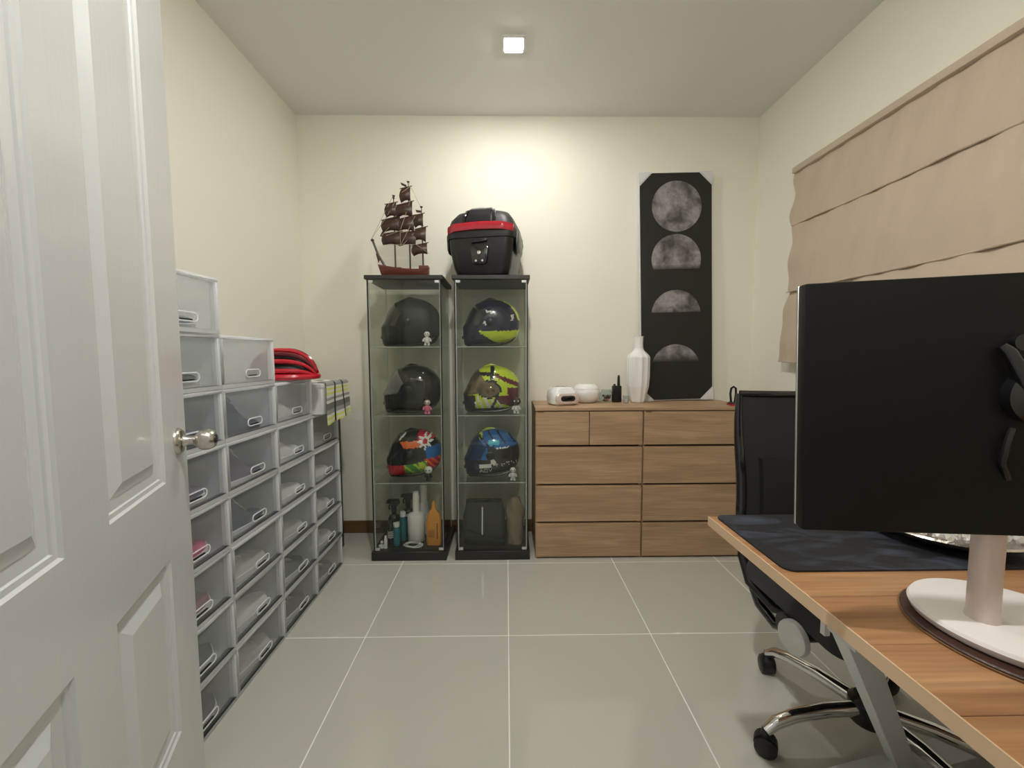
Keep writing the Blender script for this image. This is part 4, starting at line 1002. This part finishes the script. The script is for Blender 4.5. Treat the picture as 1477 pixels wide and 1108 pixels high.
# shallow silver dish with crystal beads behind the monitor
ds = thing('crystal_dish', 'shallow silver dish heaped with clear crystal beads behind monitor', 'dish', (1.035, .940, DKZ + .0045))
MB().lathe([(.001, 0), (.09, 0), (.135, .020), (.150, .030), (.147, .034), (.130, .026), (.088, .007), (.001, .006)], 48).build('dish', M['silver'], ds)
ico = None; rj = random.Random(11); n_ = 0
for k in range(150):
    a = rj.uniform(0, 2 * pi); rr = .125 * sqrt(rj.random()); z = .012 + .016 * (rr / .12) ** 2 + .016 * rj.random() * (1 - rr / .16)
    if ico is None:
        bm = bmesh.new(); bmesh.ops.create_icosphere(bm, subdivisions=1, radius=.0095); me = bpy.data.meshes.new('crystal_bead'); bm.to_mesh(me); bm.free(); me.materials.append(M['crystal'])
        ico = bpy.data.objects.new('crystal_bead', me); C.objects.link(ico); ico.parent = ds; o = ico
    else: o = inst(ico, ds)
    o.location = (rr * cos(a), rr * sin(a), z + .004); s_ = rj.uniform(.8, 1.25); o.scale = (s_, s_, s_); o.rotation_euler = (rj.random() * 3, rj.random() * 3, 0)

# ------------------------------------------------------------------ office chair
HX, HYy = 1.075, 1.137
ch = thing('office_chair', 'black high-back office chair on chrome five-star base behind desk', 'office chair', (HX, HYy, 0))
a0 = atan2(1.121 - HYy, .757 - HX)
for k in range(5):
    a = a0 - k * 2 * pi / 5 + (radians(27) if k == 4 else 0); r_ = .315
    d = Vector((cos(a), sin(a), 0))
    pts = [d * .035 + Vector((0, 0, .125)), d * .14 + Vector((0, 0, .125)), d * .235 + Vector((0, 0, .112)), d * .285 + Vector((0, 0, .096)), d * .315 + Vector((0, 0, .070))]
    MB().tube(pts, [.021, .020, .018, .017, .014], 12).build('star_leg', M['chrome'], ch)
    ca = MB(); c_ = d * .315; t_ = Vector((-d.y, d.x, 0))
    MB().tube([c_ + Vector((0, 0, .078)), c_ + Vector((0, 0, .055))], [.012, .016], 10).build('caster_stem', M['blackp'], ch)
    ax = (t_ * .8 + d * .6).normalized()
    for sg in (-1, 1):
        w_ = MB(); q0 = c_ + Vector((0, 0, .030)) + ax * sg * .006; q1 = q0 + ax * sg * .019
        w_.tube([q0, q0 + ax * sg * .002, q1 - ax * sg * .004, q1], [.024, .0295, .0295, .022], 20); w_.build('caster_wheel', M['blackp'], ch)
    hd = MB(); hd.tube([c_ + Vector((0, 0, .034)) - ax * .012, c_ + Vector((0, 0, .034)) + ax * .012], .031, 16); hd.build('caster_hood', M['blackm'], ch)
MB().lathe([(.001, .085), (.046, .085), (.050, .095), (.050, .145), (.036, .160), (.001, .160)], 24).build('hub', M['blackp'], ch)
MB().lathe([(.001, .155), (.028, .155), (.028, .33), (.001, .33)], 20).build('gas_lift', M['blackg'], ch)
# tilt mechanism with its round silver end cap on the left
MB().box(-.10, .12, -.09, .12, .315, .372).build('tilt_mechanism', M['blackp'], ch, bevel=.012)
MB().tube([(-.250, .02, .364), (.06, .02, .364)], .040, 20).build('mechanism_barrel', M['blackp'], ch)
ec = MB(); ec.lathe([(.001, -.216), (.040, -.216), (.046, -.212), (.048, -.204), (.048, -.196), (.001, -.196)], 32, (-.050, .02, .364), 0, 'x'); ec.tf(Matrix.Rotation(radians(10), 4, 'Z')); ec.build('silver_end_cap', M['satin'], ch)
st = MB(); rg = []
for k, (s_, z) in enumerate(((.12, .352), (.185, .375), (.242, .405), (.242, .44), (.226, .468), (.18, .475))):
    rg.append([(x, y + .045, z) for x, y in rrect(s_, s_ * .96, .06, 6)])
st.loft(rg).build('seat', M['blackf'], ch)
# back: panel of mesh in a glossy frame, leaning slightly
def bkp(u, v):    # u -1..1 lateral, v 0..1 height
    z = .34 + .695 * v; y = .275 + .03 * v + .05 * (v - .35) ** 2 - .045 * (1 - u * u)
    hw = .262 - .055 * max(0, .38 - v) / .38 - .012 * max(0, v - .4)
    hw += .012 * sin(v * 9 + .4) * .5
    return Vector((u * hw + .022, y, z))
bk_ = MB()
def bfn(u, v): return bkp(2 * u - 1, v), (0, 1, 0)
bk_.sheet(bfn, 16, 22, .012).build('backrest', M['blackf'], ch, angle=60)
lb_ = MB()
lb_.sheet(lambda u, v: (bkp((2 * u - 1) * .80, .08 + .60 * v) + Vector((0, -.020, 0)), (0, 1, 0)), 12, 12, .022).build('lumbar_pad', M['blackm'], ch, angle=60)
for sg in (-1, 1):
    MB().tube([bkp(sg, k / 20) for k in range(21)], [.012 + .006 * sin(pi * k / 20) for k in range(21)], 10).build('side_rail', M['blackg'], ch)
    p = bkp(sg, 0)
    MB().tube([p, p + Vector((sg * -.01, -.03, -.05)), p + Vector((-sg * .03, -.09, -.085)), p + Vector((-sg * .06, -.17, -.06)), (sg * .12, .06, .315)], [.014, .017, .018, .016, .012], 10).build('back_bracket', M['blackg'], ch)
    MB().tube([(sg * .225, .29, .52), (sg * .235, .27, .46), (sg * .235, .22, .39), (sg * .20, .14, .345), (sg * .12, .08, .34)], [.013, .015, .016, .016, .012], 10).build('arm_support', M['blackp'], ch)
MB().tube([bkp(-1 + 2 * k / 16, 1) for k in range(17)], .013, 10).build('top_rail', M['blackg'], ch)
MB().tube([bkp(-1 + 2 * k / 16, 0) for k in range(17)], .014, 10).build('bottom_rail', M['blackg'], ch)
